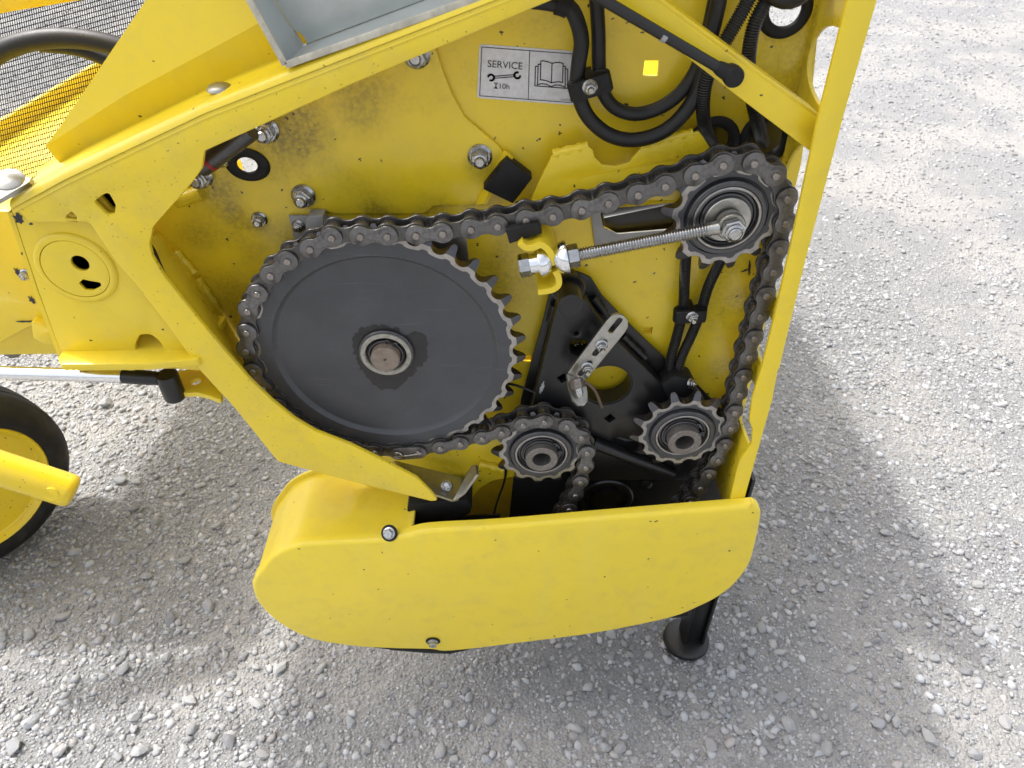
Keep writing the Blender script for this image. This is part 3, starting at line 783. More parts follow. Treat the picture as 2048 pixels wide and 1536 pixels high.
# boss disc with weld ring and two openings
bc = P(153, 536, YT); rb = 0.0292
bh = [chole(160, 527, 0.0078, YT - 0.003), XZ([(157, 567), (166, 559), (178, 562), (202, 566), (201, 574), (186, 581), (170, 580)], YT - 0.003, 0.002)]
V, F = plateV(circle((bc.x, bc.z), rb, 48), YT - 0.003, 0.0028, bh); weld(obj('boss', V, F, 'yel', hdr))
mb = MB(); mb.add(*rev([(rb + 0.0005, -0.004), (rb + 0.0005, 0.0030), (rb + 0.003, 0.0036), (rb + 0.0065, 0.0018), (rb + 0.0085, -0.004)], (bc.x, YT, bc.z), (0, -1, 0), 48)); mb.build('weld_ring', 'yel', hdr, 60)
V, F = rev([(0.0, 0), (0.028, 0.0), (0.028, 0.022)], (bc.x, YT + 0.030, bc.z), (0, -1, 0), 30); obj('boss_dark_cup', V, F[:-1], 'blackgap', hdr, 35, False)  # black cup added so the boss openings look dark inside
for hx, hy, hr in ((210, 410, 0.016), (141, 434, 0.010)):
    c = P(hx, hy, YT); V, F = rev([(0.0, 0), (hr, 0.0), (hr, 0.020)], (c.x, YT + 0.028, c.z), (0, -1, 0), 24); obj('slot_dark_cup', V, F[:-1], 'blackgap', hdr, 35, False)  # black cups paint the shade inside the tower slots
V, F = plateV(XZ([(255, 655), (365, 655), (365, 735), (255, 735)], YT + 0.03), YT + 0.034, 0.002); obj('arch_back', V, F, 'yel_back', hdr)
mb = MB(); c = P(326, 716, YT + 0.016); mb.add(*rev([(0.0048, 0), (0.0048, 0.020), (0.0042, 0.022), (0, 0.022)], c, (0.05, 0, 1), 18)); mb.build('pin', 'zinc', hdr)
# base plate under the tower
zb0 = P(116, 727, -0.030).z
q = [G(114, 722, zb0), G(122, 735, zb0), G(300, 742, zb0), G(402, 740, zb0), G(420, 700, zb0), G(130, 690, zb0)]
q = [Vector((v.x, v.y, 0)) for v in q]
bq = [(P(114, 726, -0.026).x, -0.022), (P(122, 732, -0.032).x, -0.032), (P(300, 740, -0.032).x, -0.032), (P(404, 742, -0.026).x, -0.026), (P(404, 742, -0.02).x + 0.01, 0.05), (P(114, 726, -0.02).x, 0.05)]
V, F = poly2mesh([tuple(v) for v in fillet(bq, 0.004)], [], 0.0085, 0.0015); V = [Vector((v.x, v.y, zb0 + v.z - 0.004)) for v in V]
weld(obj('base_plate', V, F, 'yel', hdr))
mb = MB(); mb.add(*tube(resample([P(128, 722, YT - 0.002), P(270, 733, YT - 0.002)], 0.004), lambda i: 0.004 + 0.0004 * math.sin(i * 1.3), 8)); mb.build('weld_bead', 'yel', hdr, 60)
# lug below for the cylinder
zl = P(345, 782, 0.0).z
lq = [G(*p, zl) for p in ((318, 772), (322, 783), (345, 787), (395, 785), (420, 792), (440, 800), (445, 790), (430, 745), (400, 735), (330, 745))]
V, F = poly2mesh([tuple(v) for v in fillet([(v.x, v.y) for v in lq], 0.008)], [circle((G(391, 762, zl).x, G(391, 762, zl).y), 0.0055, 20)], 0.006, 0.001)
weld(obj('cylinder_lug', [Vector((v.x, v.y, zl - 0.003 + v.z)) for v in V], F, 'yel', hdr))
# members left of the tower
plate('left_member', [(-260, 400), (40, 425), (52, 460), (80, 600), (104, 655), (92, 662), (62, 652), (0, 686), (-260, 720)], 0.055, 0.05, 'yel', hdr, r=0.004, bevel=0.002)
plate('left_collar', [(60, 640), (105, 660), (118, 690), (90, 690), (66, 678)], 0.045, 0.03, 'yel', hdr, r=0.004, bevel=0.002)
plate('left_bracket', [(-40, 672), (10, 665), (30, 700), (22, 706), (-40, 720)], 0.09, 0.02, 'yel', hdr, bevel=0.002)
mb = MB(); mb.add(*tube([P(20, 700, 0.13), P(70, 640, 0.13)], 0.012, 16)); mb.build('left_pin', 'hub', hdr)
flange_nut(hdr, 52, 548, 0.055, 0.55)
V, F = box((-0.57, 0.235, 0.75), 0.42, 0.33, 0.10); bevel_obj(obj('shade_beam', V, F, 'yel', hdr), 0.008)  # hidden box added behind the tower to shade the cover's case
# bare chips in the paint
def chip(parent, px, py, Y, w, h, seed, n=16):
    rr = random.Random(seed); c = P(px, py, Y); V = []
    for k in range(n):
        a = 2 * math.pi * k / n; q = rr.uniform(0.45, 1.1); V.append(Vector((c.x + w * q * math.cos(a), Y, c.z + h * q * math.sin(a))))
    obj('paint_chip', V + [Vector((c.x, Y, c.z))], [(k, (k + 1) % n, n) for k in range(n)], 'chip', parent, None)
chip(hdr, 37, 436, YF - 0.0006, 0.0055, 0.0060, 3); chip(hdr, 62, 448, YF - 0.0006, 0.002, 0.0015, 5)
chip(hdr, 36, 545, 0.0544, 0.0035, 0.007, 8); chip(hdr, 64, 600, 0.0544, 0.0040, 0.006, 9); chip(hdr, 52, 643, 0.0544, 0.012, 0.0018, 12)
# zinc clamp plate on top of the tower
zc0 = 0.935
tq = [P(-60, 352, 0.005), P(8, 344, 0.005), P(40, 350, 0.002), P(62, 356, -0.005), P(58, 364, -0.012), P(0, 398, -0.026), P(-80, 440, -0.030)]
sheet3('tower_cap', tq, 0.004, 'zinc', hdr)
mb = MB(); c = P(18, 360, -0.02); mb.add(*rev([(0.012, 0), (0.0115, 0.0015), (0.008, 0.0032), (0.004, 0.004), (0, 0.0042)], c, (0.12, -0.35, 0.9), 28)); mb.build('dome_washer', 'zinc', hdr)
# guard panel rising behind the beam, bent along its length
def gpt(px, py, Y): return P(px, py, Y)
low = [(132, 342), (300, 268), (450, 202), (560, 152), (760, 75), (960, -5)]
mid0 = [(106, 322), (270, 235), (420, 165), (540, 105), (740, 25), (940, -60)]
mid = [(91, 292), (250, 190), (400, 110), (520, 45), (720, -40), (920, -120)]
top = [(118, 256), (185, 158), (285, 10), (330, -60), (640, -200), (880, -300)]
gm0, gm1 = P(*mid[0], YF + 0.044), P(*mid[-1], YF + 0.044)
gn = (gm1 - gm0).cross(Vector((0, 0.22, 0.975))).normalized()
V = [P(x, y, YF + 0.056) for x, y in low] + [PL(x, y, gm0, gn) for x, y in mid] + [PL(x, y, gm0, gn) for x, y in top]; F = []
m = len(low)
for r_i in range(2):
    for i in range(m - 1): F.append((r_i * m + i, r_i * m + i + 1, (r_i + 1) * m + i + 1, (r_i + 1) * m + i))
n0 = len(V); V += [v + Vector((0, 0.004, 0.0)) for v in V]; F2 = [tuple(i + n0 for i in f)[::-1] for f in F]
edge = [r * m for r in range(3)]; F3 = [(edge[i], edge[i + 1], edge[i + 1] + n0, edge[i] + n0) for i in range(2)]
obj('guard_panel', V, F + F2 + F3, 'yel', hdr, 14, False)
mb = MB(); fz = [P(x_, y_, YF) for x_, y_ in fold]; c = P(447, 206, YF + 0.026); k_ = next(i for i in range(len(fz) - 1) if fz[i].x <= c.x <= fz[i + 1].x); c.z = fz[k_].lerp(fz[k_ + 1], (c.x - fz[k_].x) / (fz[k_ + 1].x - fz[k_].x)).z + 0.0072; mb.add(*rev([(0.0105, 0), (0.0102, 0.0012), (0.0085, 0.0032), (0.005, 0.0046), (0, 0.005)], c, (0, 0, 1), 28)); mb.build('round_bolt_head', 'zinc', hdr)

# ------------------------------------------------------------------ roller chain
A_px = [(709.7, 898), (750.5, 906.6), (793.3, 910), (836.4, 907.3), (880.2, 899), (919.8, 890.6), (963.3, 880), (1002.7, 868.5), (1046.4, 853.1), (1088.1, 846.9), (1133.1, 855.5), (1163.1, 876.1), (1175.3, 907.8), (1172.2, 937.5), (1161.3, 968), (1151.1, 994.5)]
B_px = [(525.3, 779.4), (505.3, 745.5), (491.7, 704.4), (492.8, 666.9), (496.3, 626.1), (514.7, 590.3), (540.8, 554.7), (574.5, 525.5), (620.5, 500.3), (664.7, 480), (721.7, 475.3), (774, 474.3), (831.7, 472.8), (884.2, 468.9), (941.6, 461.3), (993.4, 454.2), (1051.6, 443.3), (1104.4, 434.8), (1162.2, 422.5), (1215.6, 408.8), (1275.2, 392.3), (1330.1, 374.8), (1390.3, 353.6), (1446.6, 332.5), (1508.1, 328.9), (1552, 352.8), (1576.3, 398.6), (1573.8, 448.1), (1559.8, 500.1), (1547, 546.6), (1532.9, 594.9), (1520.6, 635.9), (1509.3, 679.1), (1498.3, 716.3), (1487.9, 756.4), (1479, 791.9), (1470.2, 827.7), (1461.7, 860.2), (1451.4, 893.8), (1436.3, 924.2), (1418.3, 953.6), (1401.4, 980)]
SP_BIG, SP_TOP, SP_LL, SP_LR = (-0.1193, 0.7446), (0.2071, 0.8973), (0.0461, 0.5977), (0.2070, 0.6280)
RB = 0.1398
def w2(p): w = P(p[0], p[1], 0.0); return np.array([w.x, w.z])
A_w = [w2(p) for p in A_px]; B_w = [w2(p) for p in B_px]
PO, PI_ = 0.0243, 0.0266      # outer / inner spacing of this worn chain
def angle_of(c, p): return math.atan2(p[1] - c[1], p[0] - c[0])
a_end, b_end = angle_of(SP_BIG, A_w[0]), angle_of(SP_BIG, B_w[0])
if b_end > a_end: b_end -= 2 * math.pi
hid = [np.array([SP_BIG[0] + RB * math.cos(a_end + (b_end - a_end) * k / 5), SP_BIG[1] + RB * math.sin(a_end + (b_end - a_end) * k / 5)]) for k in range(1, 5)]
def extend(p, d, n, first, bend):
    out = []; d = d / np.linalg.norm(d)
    for k in range(n):
        L = PI_ if (k % 2 == 0) == (first == 'in') else PO
        c, s = math.cos(bend), math.sin(bend); d = np.array([d[0] * c - d[1] * s, d[0] * s + d[1] * c]); p = p + d * L; out.append(p)
    return out
extA = extend(A_w[-1], A_w[-1] - A_w[-2], 7, 'in', -0.05); extB = extend(B_w[-1], B_w[-1] - B_w[-2], 9, 'in', -0.05)
pins = [*extA[::-1], *A_w[::-1], *hid, *B_w, *extB]
first_A0 = len(extA) + len(A_w) - 1
kind = []
for i in range(len(pins) - 1):
    kind.append('in' if (i - first_A0) % 2 == 0 else 'out')
pins = np.array(pins); anchor = pins.copy()
for it in range(60):
    for i, k in enumerate(kind):
        L = PO if k == 'out' else PI_
        d = pins[i + 1] - pins[i]; l = np.linalg.norm(d); c = d * (1 - L / l) * 0.5
        pins[i] += c; pins[i + 1] -= c
    if it < 45: pins += (anchor - pins) * 0.25

def dogbone(p, r, w):
    up = []
    for k in range(13):
        a = R_(180 - 15 * k) if False else None
    out = []
    for k in range(15): a = R_(62 + (298 - 62) * k / 14); out.append((r * math.cos(a), r * math.sin(a)))
    out.append((p * 0.36, -w * 1.04)); out.append((p * 0.5, -w)); out.append((p * 0.64, -w * 1.04))
    for k in range(15): a = R_(-118 + 236 * k / 14); out.append((p + r * math.cos(a), r * math.sin(a)))
    out.append((p * 0.64, w * 1.04)); out.append((p * 0.5, w)); out.append((p * 0.36, w * 1.04))
    return out
def mesh_of(V, F, mat, name, ang=35):
    o = obj(name, V, F, mat, None, ang); weld(o); me = o.data; finish(me, None, ang); bpy.data.objects.remove(o); return me
def straight_plate(p, r):
    return slot((p / 2, 0), p / 2, r, 0.0, 12)
me_on = mesh_of(*plateV(dogbone(PO, 0.0099, 0.0065), 0.0014, 0.0030, (), 0.0009), 'chain_outer', 'outer_link')
me_of = mesh_of(*plateV(dogbone(PO, 0.0099, 0.0065), 0.0232, 0.0030, (), 0.0009), 'chain_outer', 'plate')
me_in = mesh_of(*plateV(dogbone(PI_, 0.0110, 0.0074), 0.0048, 0.0030, (), 0.0009), 'chain_inner', 'inner_link')
me_if = mesh_of(*plateV(dogbone(PI_, 0.0110, 0.0074), 0.0199, 0.0030, (), 0.0009), 'chain_inner', 'plate')
me_pin = mesh_of(*rev([(0.0036, -0.0275), (0.0036, -0.0003), (0.0030, 0.0006), (0.0012, 0.0008), (0, 0.0008)], (0, 0, 0), (0, -1, 0), 18), 'pin', 'pin')
me_rol = mesh_of(*rev([(0.0076, -0.0197), (0.0079, -0.0192), (0.0079, -0.0086), (0.0076, -0.0081)], (0, 0, 0), (0, -1, 0), 24), 'roller', 'roller')
me_cl = mesh_of(*plateV(straight_plate(PO, 0.0092), 0.0014, 0.0032, (), 0.0007), 'chain_outer', 'connecting_link')
chain = thing('roller_chain', 'dark steel roller chain running round the large sprocket and the idlers', 'chain', (SP_BIG[0], 0.0155, SP_BIG[1] - RB))
def sub(name, me, parent, x=0.0):
    o = bpy.data.objects.new(name, me); COL.objects.link(o); o.parent = parent; o.location = (x, 0, 0); return o
con_index = len(extA) + len(A_w) - 1 - 3          # link between A[3] and A[2]
for i, k in enumerate(kind):
    a, b = pins[i], pins[i + 1]; th_ = math.atan2(b[1] - a[1], b[0] - a[0])
    name = 'outer_link' if k == 'out' else 'inner_link'; me = me_on if k == 'out' else me_in
    if i == con_index: name, me = 'connecting_link', me_cl
    o = bpy.data.objects.new(name, me); COL.objects.link(o); o.parent = chain
    o.location = Vector((a[0], random.uniform(-.0002, .0002), a[1])) - chain.location
    o.rotation_euler = (0, -th_, 0)
    if k == 'out':
        sub('plate', me_of, o); sub('pin', me_pin, o); sub('pin', me_pin, o, PO)
        if i == con_index:
            o['label'] = 'connecting link with straight plate and split pin'
            mb = MB()
            mb.add(*tube([Vector((-0.004, -0.0006, -0.001)), Vector((PO * 0.5, -0.0004, 0.0008)), Vector((PO + 0.003, -0.0006, 0.0015))], 0.0007, 8))
            mb.add(*tube(catmull([Vector((PO + 0.005 * math.cos(t), -0.0012, 0.005 * math.sin(t) - 0.001)) for t in np.linspace(0, 5.2, 9)], 3), 0.0009, 8))
            cp = mb.build('split_pin', 'bolt', None); cp.parent = o
    else:
        sub('plate', me_if, o); sub('roller', me_rol, o); sub('roller', me_rol, o, PI_)

# ------------------------------------------------------------------ sprockets
def sprocket_ring(root, c, N, R, y0, t, phase, r_in, tip_h, scallop=0.0045):
    cx, cz = c; pr = 0.0083; pts = []; hp = math.pi / N
    for k in range(N):
        g = phase + 2 * hp * k; er = Vector((math.cos(g), math.sin(g))); et = Vector((-er.y, er.x)); C0 = er * R
        def tipp(s): a = g + s * (hp - 0.0017 / R); return Vector((math.cos(a), math.sin(a))) * (R + tip_h)
        def mid(s): a = g + s * (hp - 0.0034 / R); return Vector((math.cos(a), math.sin(a))) * (R + tip_h * 0.55)
        pts += [tipp(-1), mid(-1)]
        for q in range(9):
            a = R_(-78 + 156 * q / 8); pts.append(C0 - er * pr * math.cos(a) + et * pr * math.sin(a))
        pts += [mid(1), tipp(1)]
    n = len(pts); V = []; F = []; mi = []
    def ring(f, y):
        b = len(V)
        for p in pts:
            r = p.length; rr = f(r); yy = y(r) if callable(y) else y; q = p * (rr / r); V.append(Vector((cx + q.x, yy, cz + q.y)))
        return b
    ch = lambda s: (lambda r: (y0 if s > 0 else y0 + t) + s * max(0.0, (r - R) / tip_h) * 0.0042)
    rroot = R - pr
    b0 = ring(lambda r: r, ch(-1) if False else (lambda r: y0 + t - max(0.0, (r - R) / tip_h) * 0.0042))
    b1 = ring(lambda r: r, lambda r: y0 + max(0.0, (r - R + 0.0036) / tip_h) * 0.0036)
    b2 = ring(lambda r: min(r - 0.0002, R - 0.0036), y0)
    b3 = ring(lambda r: rroot - scallop + (r - rroot) * 0.22, y0)
    b4 = ring(lambda r: r_in, y0)
    b5 = ring(lambda r: r_in, y0 + t)
    for (p, q, m_) in ((b0, b1, 1), (b1, b2, 2), (b2, b3, 0), (b3, b4, 3), (b5, b0, 3)):
        for i in range(n):
            j = (i + 1) % n; F.append((p + i, q + i, q + j, p + j)); mi.append(m_)
    me_o = obj('toothed_ring', V, F, ['steel', 'tooth', 'bearing', 'disc'], root, 30)
    me_o.data.polygons.foreach_set('material_index', mi)
    return me_o

def ringed(root, name, c, prof, mat, seg=56):
    """prof: (r, Y) world depth"""
    mb = MB(); mb.add(*rev([(r, -y) for r, y in prof], (c[0], 0, c[1]), (0, -1, 0), seg, False, False)); return mb.build(name, mat, root, 30, False)

YS, TS = 0.0086, 0.0108
ph_big = angle_of(SP_BIG, pins[len(extA) + len(A_w) + 4 + 5])
big = thing('drive_sprocket', 'large dark grey sprocket disc with an oily stain round its hub', 'sprocket', (SP_BIG[0], YS, SP_BIG[1] - RB))
sprocket_ring(big, SP_BIG, 35, RB + 0.0004, YS, TS, ph_big, 0.1165, 0.0060, 0.0036)
ringed(big, 'disc', SP_BIG, [(0.1165, YS), (0.1158, YS + 0.0002), (0.1122, YS + 0.0040), (0.1112, YS + 0.0043), (0.070, YS + 0.0043), (0.027, YS + 0.0043)], 'disc', 96)
ringed(big, 'hub', SP_BIG, [(0.0290, YS + 0.0043), (0.0290, YS + 0.0012), (0.0282, YS + 0.0002), (0.0265, YS + 0.0000), (0.0265, YS + 0.006)], 'bearing')
ringed(big, 'seal_ring', SP_BIG, [(0.0264, YS + 0.006), (0.0264, YS - 0.0016), (0.0258, YS - 0.0022), (0.0222, YS - 0.0020), (0.0212, YS - 0.0008), (0.0210, YS + 0.008)], 'cream')
ringed(big, 'recess', SP_BIG, [(0.0211, YS + 0.004), (0.0200, YS + 0.0035), (0.0195, YS + 0.001), (0.0188, YS + 0.001), (0.0184, YS + 0.005), (0.014, YS + 0.005)], 'black')
sr = []
for k in range(29):
    a = R_(100 - 0 + 330 * k / 28 - 20); sr.append(Vector((SP_BIG[0] + 0.0172 * math.cos(a), YS - 0.0005, SP_BIG[1] + 0.0172 * math.sin(a))))
mb = MB(); mb.add(*tube(sr, 0.0013, 8)); mb.build('snap_ring', 'bearing', big)
for a in (80, 52):
    mb = MB(); c = Vector((SP_BIG[0] + 0.0180 * math.cos(R_(a)), YS - 0.0018, SP_BIG[1] + 0.0180 * math.sin(R_(a)))); mb.add(*rev([(0.0026, 0), (0.0026, 0.0012), (0.0009, 0.0013), (0.0008, 0)], c, (0, -1, 0), 14)); mb.build('ring_lug', 'bearing', big)
ringed(big, 'shaft', SP_BIG, [(0.0150, YS + 0.006), (0.0150, -0.0002), (0.0143, -0.0010), (0.0018, -0.0010), (0.0012, 0.0010), (0, 0.0012)], 'shaft')
# oil stain creeping out from the hub onto the disc
st = []; rs = random.Random(4)
for k in range(90):
    a = 2 * math.pi * k / 90; d = (a - R_(-95) + math.pi) % (2 * math.pi) - math.pi
    r = 0.0395 + 0.012 * math.exp(-(d / 0.5) ** 2) - 0.006 * max(0, math.sin(a)) + 0.003 * math.sin(3 * a + 1) + rs.uniform(-0.0022, 0.0022) + (0.004 if 0.15 < a < 0.7 else 0) - (0.005 if 0.75 < a < 1.1 else 0)
    st.append(Vector((SP_BIG[0] + 0.002 + r * math.cos(a), YS + 0.0040, SP_BIG[1] + 0.001 + r * math.sin(a))))
Vc = [Vector((SP_BIG[0] + 0.028 * math.cos(2 * math.pi * k / 90), YS + 0.0040, SP_BIG[1] + 0.028 * math.sin(2 * math.pi * k / 90))) for k in range(90)]
obj('oil_stain', st + Vc, [(k, (k + 1) % 90, 90 + (k + 1) % 90, 90 + k) for k in range(90)], 'oil', big, None)

R13 = 0.0254 / (2 * math.sin(math.pi / 13))
def idler(label, c, phase, hub_y, dy=0.0, top=False, tip=0.0060):
    y = YS + dy
    o = thing('idler_sprocket', label, 'sprocket', (c[0], y, c[1] - R13))
    sprocket_ring(o, c, 13, R13, y, TS, phase, 0.0385, tip, 0.0034)
    ringed(o, 'collar', c, [(0.0386, y + 0.0002), (0.0380, y + 0.0012), (0.0368, y + 0.0014), (0.0362, y - 0.0038), (0.0352, y - 0.0046), (0.0318, y - 0.0046), (0.0312, y - 0.0040), (0.0310, y + 0.004)], 'bearing')
    ringed(o, 'bearing_ring', c, [(0.0309, y + 0.002), (0.0308, y - 0.0046), (0.0300, y - 0.0050), (0.0286, y - 0.0048), (0.0282, y - 0.002), (0.0278, y + 0.004)], 'steel')
    ringed(o, 'bearing_shield', c, [(0.0279, y + 0.002), (0.0270, y - 0.0012), (0.0252, y - 0.0016), (0.0247, y + 0.0010), (0.0240, y + 0.0012), (0.0235, y - 0.0018), (0.0215, y - 0.0022), (0.0205, y + 0.001), (0.010, y + 0.001)], 'bearing')
    if not top:
        ringed(o, 'hub', c, [(0.0188, y + 0.002), (0.0188, hub_y + 0.0006), (0.0182, hub_y), (0.0112, hub_y), (0.0107, hub_y + 0.0006), (0.0106, 0.030), (0.0, 0.030)], 'hub')
        pts = []
        for k in range(27):
            a = R_(50 + 320 * k / 26); pts.append(Vector((c[0] + 0.0208 * math.cos(a), y - 0.0040, c[1] + 0.0208 * math.sin(a))))
        mb = MB(); mb.add(*tube(pts, 0.0012, 8)); mb.build('snap_ring', 'bearing', o)
        for a in (8, 46):
            mb = MB(); q = Vector((c[0] + 0.0218 * math.cos(R_(a)), y - 0.0038, c[1] + 0.0218 * math.sin(R_(a)))); mb.add(*rev([(0.0030, 0), (0.0030, 0.0014), (0.0010, 0.0015), (0.0009, 0)], q, (0, -1, 0), 14)); mb.build('ring_lug', 'bearing', o)
    return o
i0 = len(extA) + len(A_w) + 4      # index of B[0] in pins
top = idler('upper idler sprocket held by the threaded rod, in the top right corner', SP_TOP, angle_of(SP_TOP, pins[i0 + 25]), -0.01, 0.0, True)
ringed(top, 'washer', SP_TOP, [(0.0212, YS - 0.002), (0.0212, YS - 0.0062), (0.0206, YS - 0.0068), (0.006, YS - 0.0068)], 'zinc')
idler('lower left idler sprocket with the chain wrapped over it', SP_LL, angle_of(SP_LL, pins[len(extA) + len(A_w) - 1 - 10]), -0.0045)
idler('lower right idler sprocket, teeth bare, the chain passing on its right', SP_LR, angle_of(SP_LR, pins[i0 + 37]), -0.0105, -0.003)

# ------------------------------------------------------------------ tensioner
YR = -0.0075
ra, rb_ = Vector((SP_TOP[0], YR, SP_TOP[1])), P(1038, 533, YR)
ten = thing('tensioner_rod', 'zinc threaded rod with eye, nuts and domed washers tensioning the upper idler', 'threaded rod', rb_)
rd = (rb_ - ra).normalized()
e0 = ra + rd * 0.0115
mb = MB()
path = resample([e0 + rd * 0.006, rb_], 0.00062)
tr_r = [0.0063, 0.0061, 0.0050, 0.0052]
mb.add(*tube(path, lambda i: tr_r[i % 4], 18)); mb.build('rod', 'bolt', ten, 25)
mb = MB(); mb.add(*rev([(0.0066, -0.0055), (0.0066, 0.0055), (0.0118, 0.0055), (0.0128, 0.0040), (0.0128, -0.0040), (0.0118, -0.0055)], (ra.x, YR + 0.001, ra.z), (0, -1, 0), 36, True))
mb.add(*tube([e0 - rd * 0.001, e0 + rd * 0.003, e0 + rd * 0.010], [0.0066, 0.0060, 0.0058], 18)); mb.build('eye', 'zinc', ten)
# stud and nut through the eye
mb = MB(); mb.add(*hexa((ra.x, YR - 0.0052, ra.z), (0, -1, 0), 0.0190, 0.0085, rot=0.3)); mb.add(*rev([(0.0082, 0), (0.0082, 0.0028), (0.0066, 0.004), (0.006, 0.003)], (ra.x, YR - 0.0132, ra.z), (0, -1, 0), 28)); mb.build('nut', 'bolt', ten)
mb = MB(); mb.add(*rev([(0.0056, 0), (0.0056, 0.0042), (0.0048, 0.005), (0, 0.005)], (ra.x, YR - 0.0136, ra.z), (0, -1, 0), 24)); mb.build('stud', 'bolt', ten)
def along(px): # point on the rod axis at the photo column
    t = np.linspace(0, 1, 400); best = None
    for s in t:
        p = ra.lerp(rb_, s); d = np.array(p) - CAM; c = _M @ np.array([d[0], -d[2], d[1]]); x = c[0] / c[2] * FPX + 1024
        if best is None or abs(x - px) < best[0]: best = (abs(x - px), p)
    return best[1]
upv = (0, -1, 0)
for a_, b_, af in ((1158, 1136, 0.0190), (1061, 1036, 0.0190)):
    p, q = along(a_), along(b_); mb = MB(); mb.add(*hexa(p, q - p, af, (q - p).length, up=upv, rot=0.52)); mb.build('nut', 'bolt', ten)
p, q = along(1136), along(1108); mb = MB(); d = (q - p); L = d.length
mb.add(*rev([(0.0152, 0), (0.0156, L * 0.06), (0.0156, L * 0.16)] + [(0.0152 * math.cos(a_) + 0.0002, L * (0.18 + 0.82 * math.sin(a_) / math.sin(1.05))) for a_ in np.linspace(0.1, 1.05, 10)], p, d, 48)); mb.build('dome_washer', 'chrome', ten)
p, q = along(1078), along(1103); d = q - p; L = d.length
mb = MB(); mb.add(*rev([(0.0140, 0), (0.0144, L * 0.06), (0.0144, L * 0.16)] + [(0.0140 * math.cos(a_) + 0.0002, L * (0.18 + 0.82 * math.sin(a_) / math.sin(1.05))) for a_ in np.linspace(0.1, 1.05, 10)], p, d, 48)); mb.build('dome_washer', 'chrome', ten)
p, q = along(1080), along(1061); mb = MB(); mb.add(*rev([(0.0098, 0), (0.0098, (q - p).length)], p, q - p, 28)); mb.build('bushing', 'chrome', ten)
# yellow S-shaped anchor bracket (part of the header)
f1 = [(1040, 487), (1052, 496), (1066, 496), (1082, 491), (1095, 499), (1104, 513), (1109, 531)]
f2 = [(1111, 543), (1117, 556), (1117, 570), (1108, 579), (1094, 583), (1076, 585)]
for f in (f1, f2):
    pth = catmull([Vector((P(x, y, -0.014).x, P(x, y, -0.014).z, 0)) for x, y in f], 5)
    V, F = strip_ribbon([(v.x, v.y) for v in pth], 0.0058, -0.014, YB)
    bevel_obj(obj('anchor_bracket', V, F, 'yel', hdr, 40), 0.0007, 1)

# rubber blocks
V, F = prism(XZ([(1011, 461), (1078, 447), (1084, 467), (1019, 488)], -0.006), -0.006, 0.030)
rk = bevel_obj(obj('rubber_block', V, F, 'rubber', None), 0.0008)
tag(rk, 'small black rubber rubbing block under the chain, on the yellow bracket', 'block')
V, F = prism(XZ([(966, 379), (1015, 318), (1065, 357), (1026, 408)], 0.046), 0.046, YB - 0.008)
rk = bevel_obj(obj('rubber_block', V, F, 'rubber', None), 0.0012)
tag(rk, 'large square black rubber buffer block above the chain, standing on its corner', 'block')

# ------------------------------------------------------------------ black swing arm
arm = thing('swing_arm', 'black painted triangular swing arm plate behind the lower idlers', 'arm', P(1250, 900, 0.05))
def hole3(Y): return [XZ([(1137, 690), (1150, 680), (1172, 682), (1182, 694), (1176, 708), (1160, 714), (1143, 708)], Y, 0.005), chole(1215, 772, 0.0265, Y, 0.0265)]
big_c = P(1214, 772, 0.034)
ao = [(1086, 640), (1098, 590), (1116, 556, 0.008), (1148, 541, 0.02), (1182, 556, 0.008), (1205, 592), (1262, 652), (1335, 722), (1400, 775), (1452, 830), (1470, 960), (1450, 1100), (1020, 1100), (1034, 900), (1042, 800), (1064, 720)]
plate('back_flange', ao, 0.056, 0.004, 'black', arm, [circle((big_c.x, big_c.z), 0.031, 36), XZ([(1137, 690), (1150, 680), (1172, 682), (1182, 694), (1176, 708), (1160, 714), (1143, 708)], 0.056, 0.005)], r=0.004)
ai = [(1102, 655), (1113, 612), (1128, 592, 0.008), (1172, 598, 0.008), (1190, 625), (1238, 685), (1300, 745), (1360, 800), (1412, 850), (1425, 905), (1400, 930), (1395, 960), (1040, 965), (1050, 870), (1074, 770)]
holes = [circle((big_c.x, big_c.z), 0.0285, 40), XZ([(1138, 690), (1150, 680), (1172, 682), (1180, 694), (1175, 707), (1160, 713), (1143, 707)], 0.034, 0.005), chole(1153, 668, 0.0022, 0.034), sqhole(1220, 838, 0.0085, 0.034, 0.78), sqhole(1126, 758, 0.0085, 0.034, 0.6),
         XZ([(1226, 880), (1236, 876), (1270, 884), (1278, 892), (1272, 903), (1258, 904), (1230, 894), (1223, 888)], 0.034, 0.003)]
plate('web', ai, 0.034, 0.020, 'black', arm, holes, r=0.005, bevel=0.003)
mb = MB(); mb.add(*rev([(0.0287, 0.0), (0.0287, 0.024), (0.0275, 0.024), (0.0275, 0.0)], (big_c.x, 0.060, big_c.z), (0, -1, 0), 40, True)); mb.build('bore_ring', 'black', arm)
tc = P(1142, 612, 0.004)
mb = MB(); mb.add(*rev([(0.0128, 0), (0.0128, 0.0505), (0.0121, 0.0512), (0, 0.0512)], (tc.x, 0.055, tc.z), (0, -1, 0), 40)); mb.build('pivot_tube', 'black', arm)
mb = MB(); mb.add(*rev([(0.0126, 0.0), (0.0165, 0.001), (0.0178, -0.002), (0.0165, -0.005), (0.0126, -0.006)], (tc.x, 0.033, tc.z), (0, -1, 0), 36)); mb.build('weld_ring', 'black', arm, 60)
for a, b in (((1186, 596), (1210, 625)), ((1245, 672), (1290, 715)), ((1108, 610), (1100, 640))):
    mb = MB(); mb.add(*tube(resample([P(*a, 0.050), P(*b, 0.050)], 0.004), lambda i: 0.0042 + 0.0006 * math.sin(i * 2.1), 8)); mb.build('weld_bead', 'black', arm, 60)
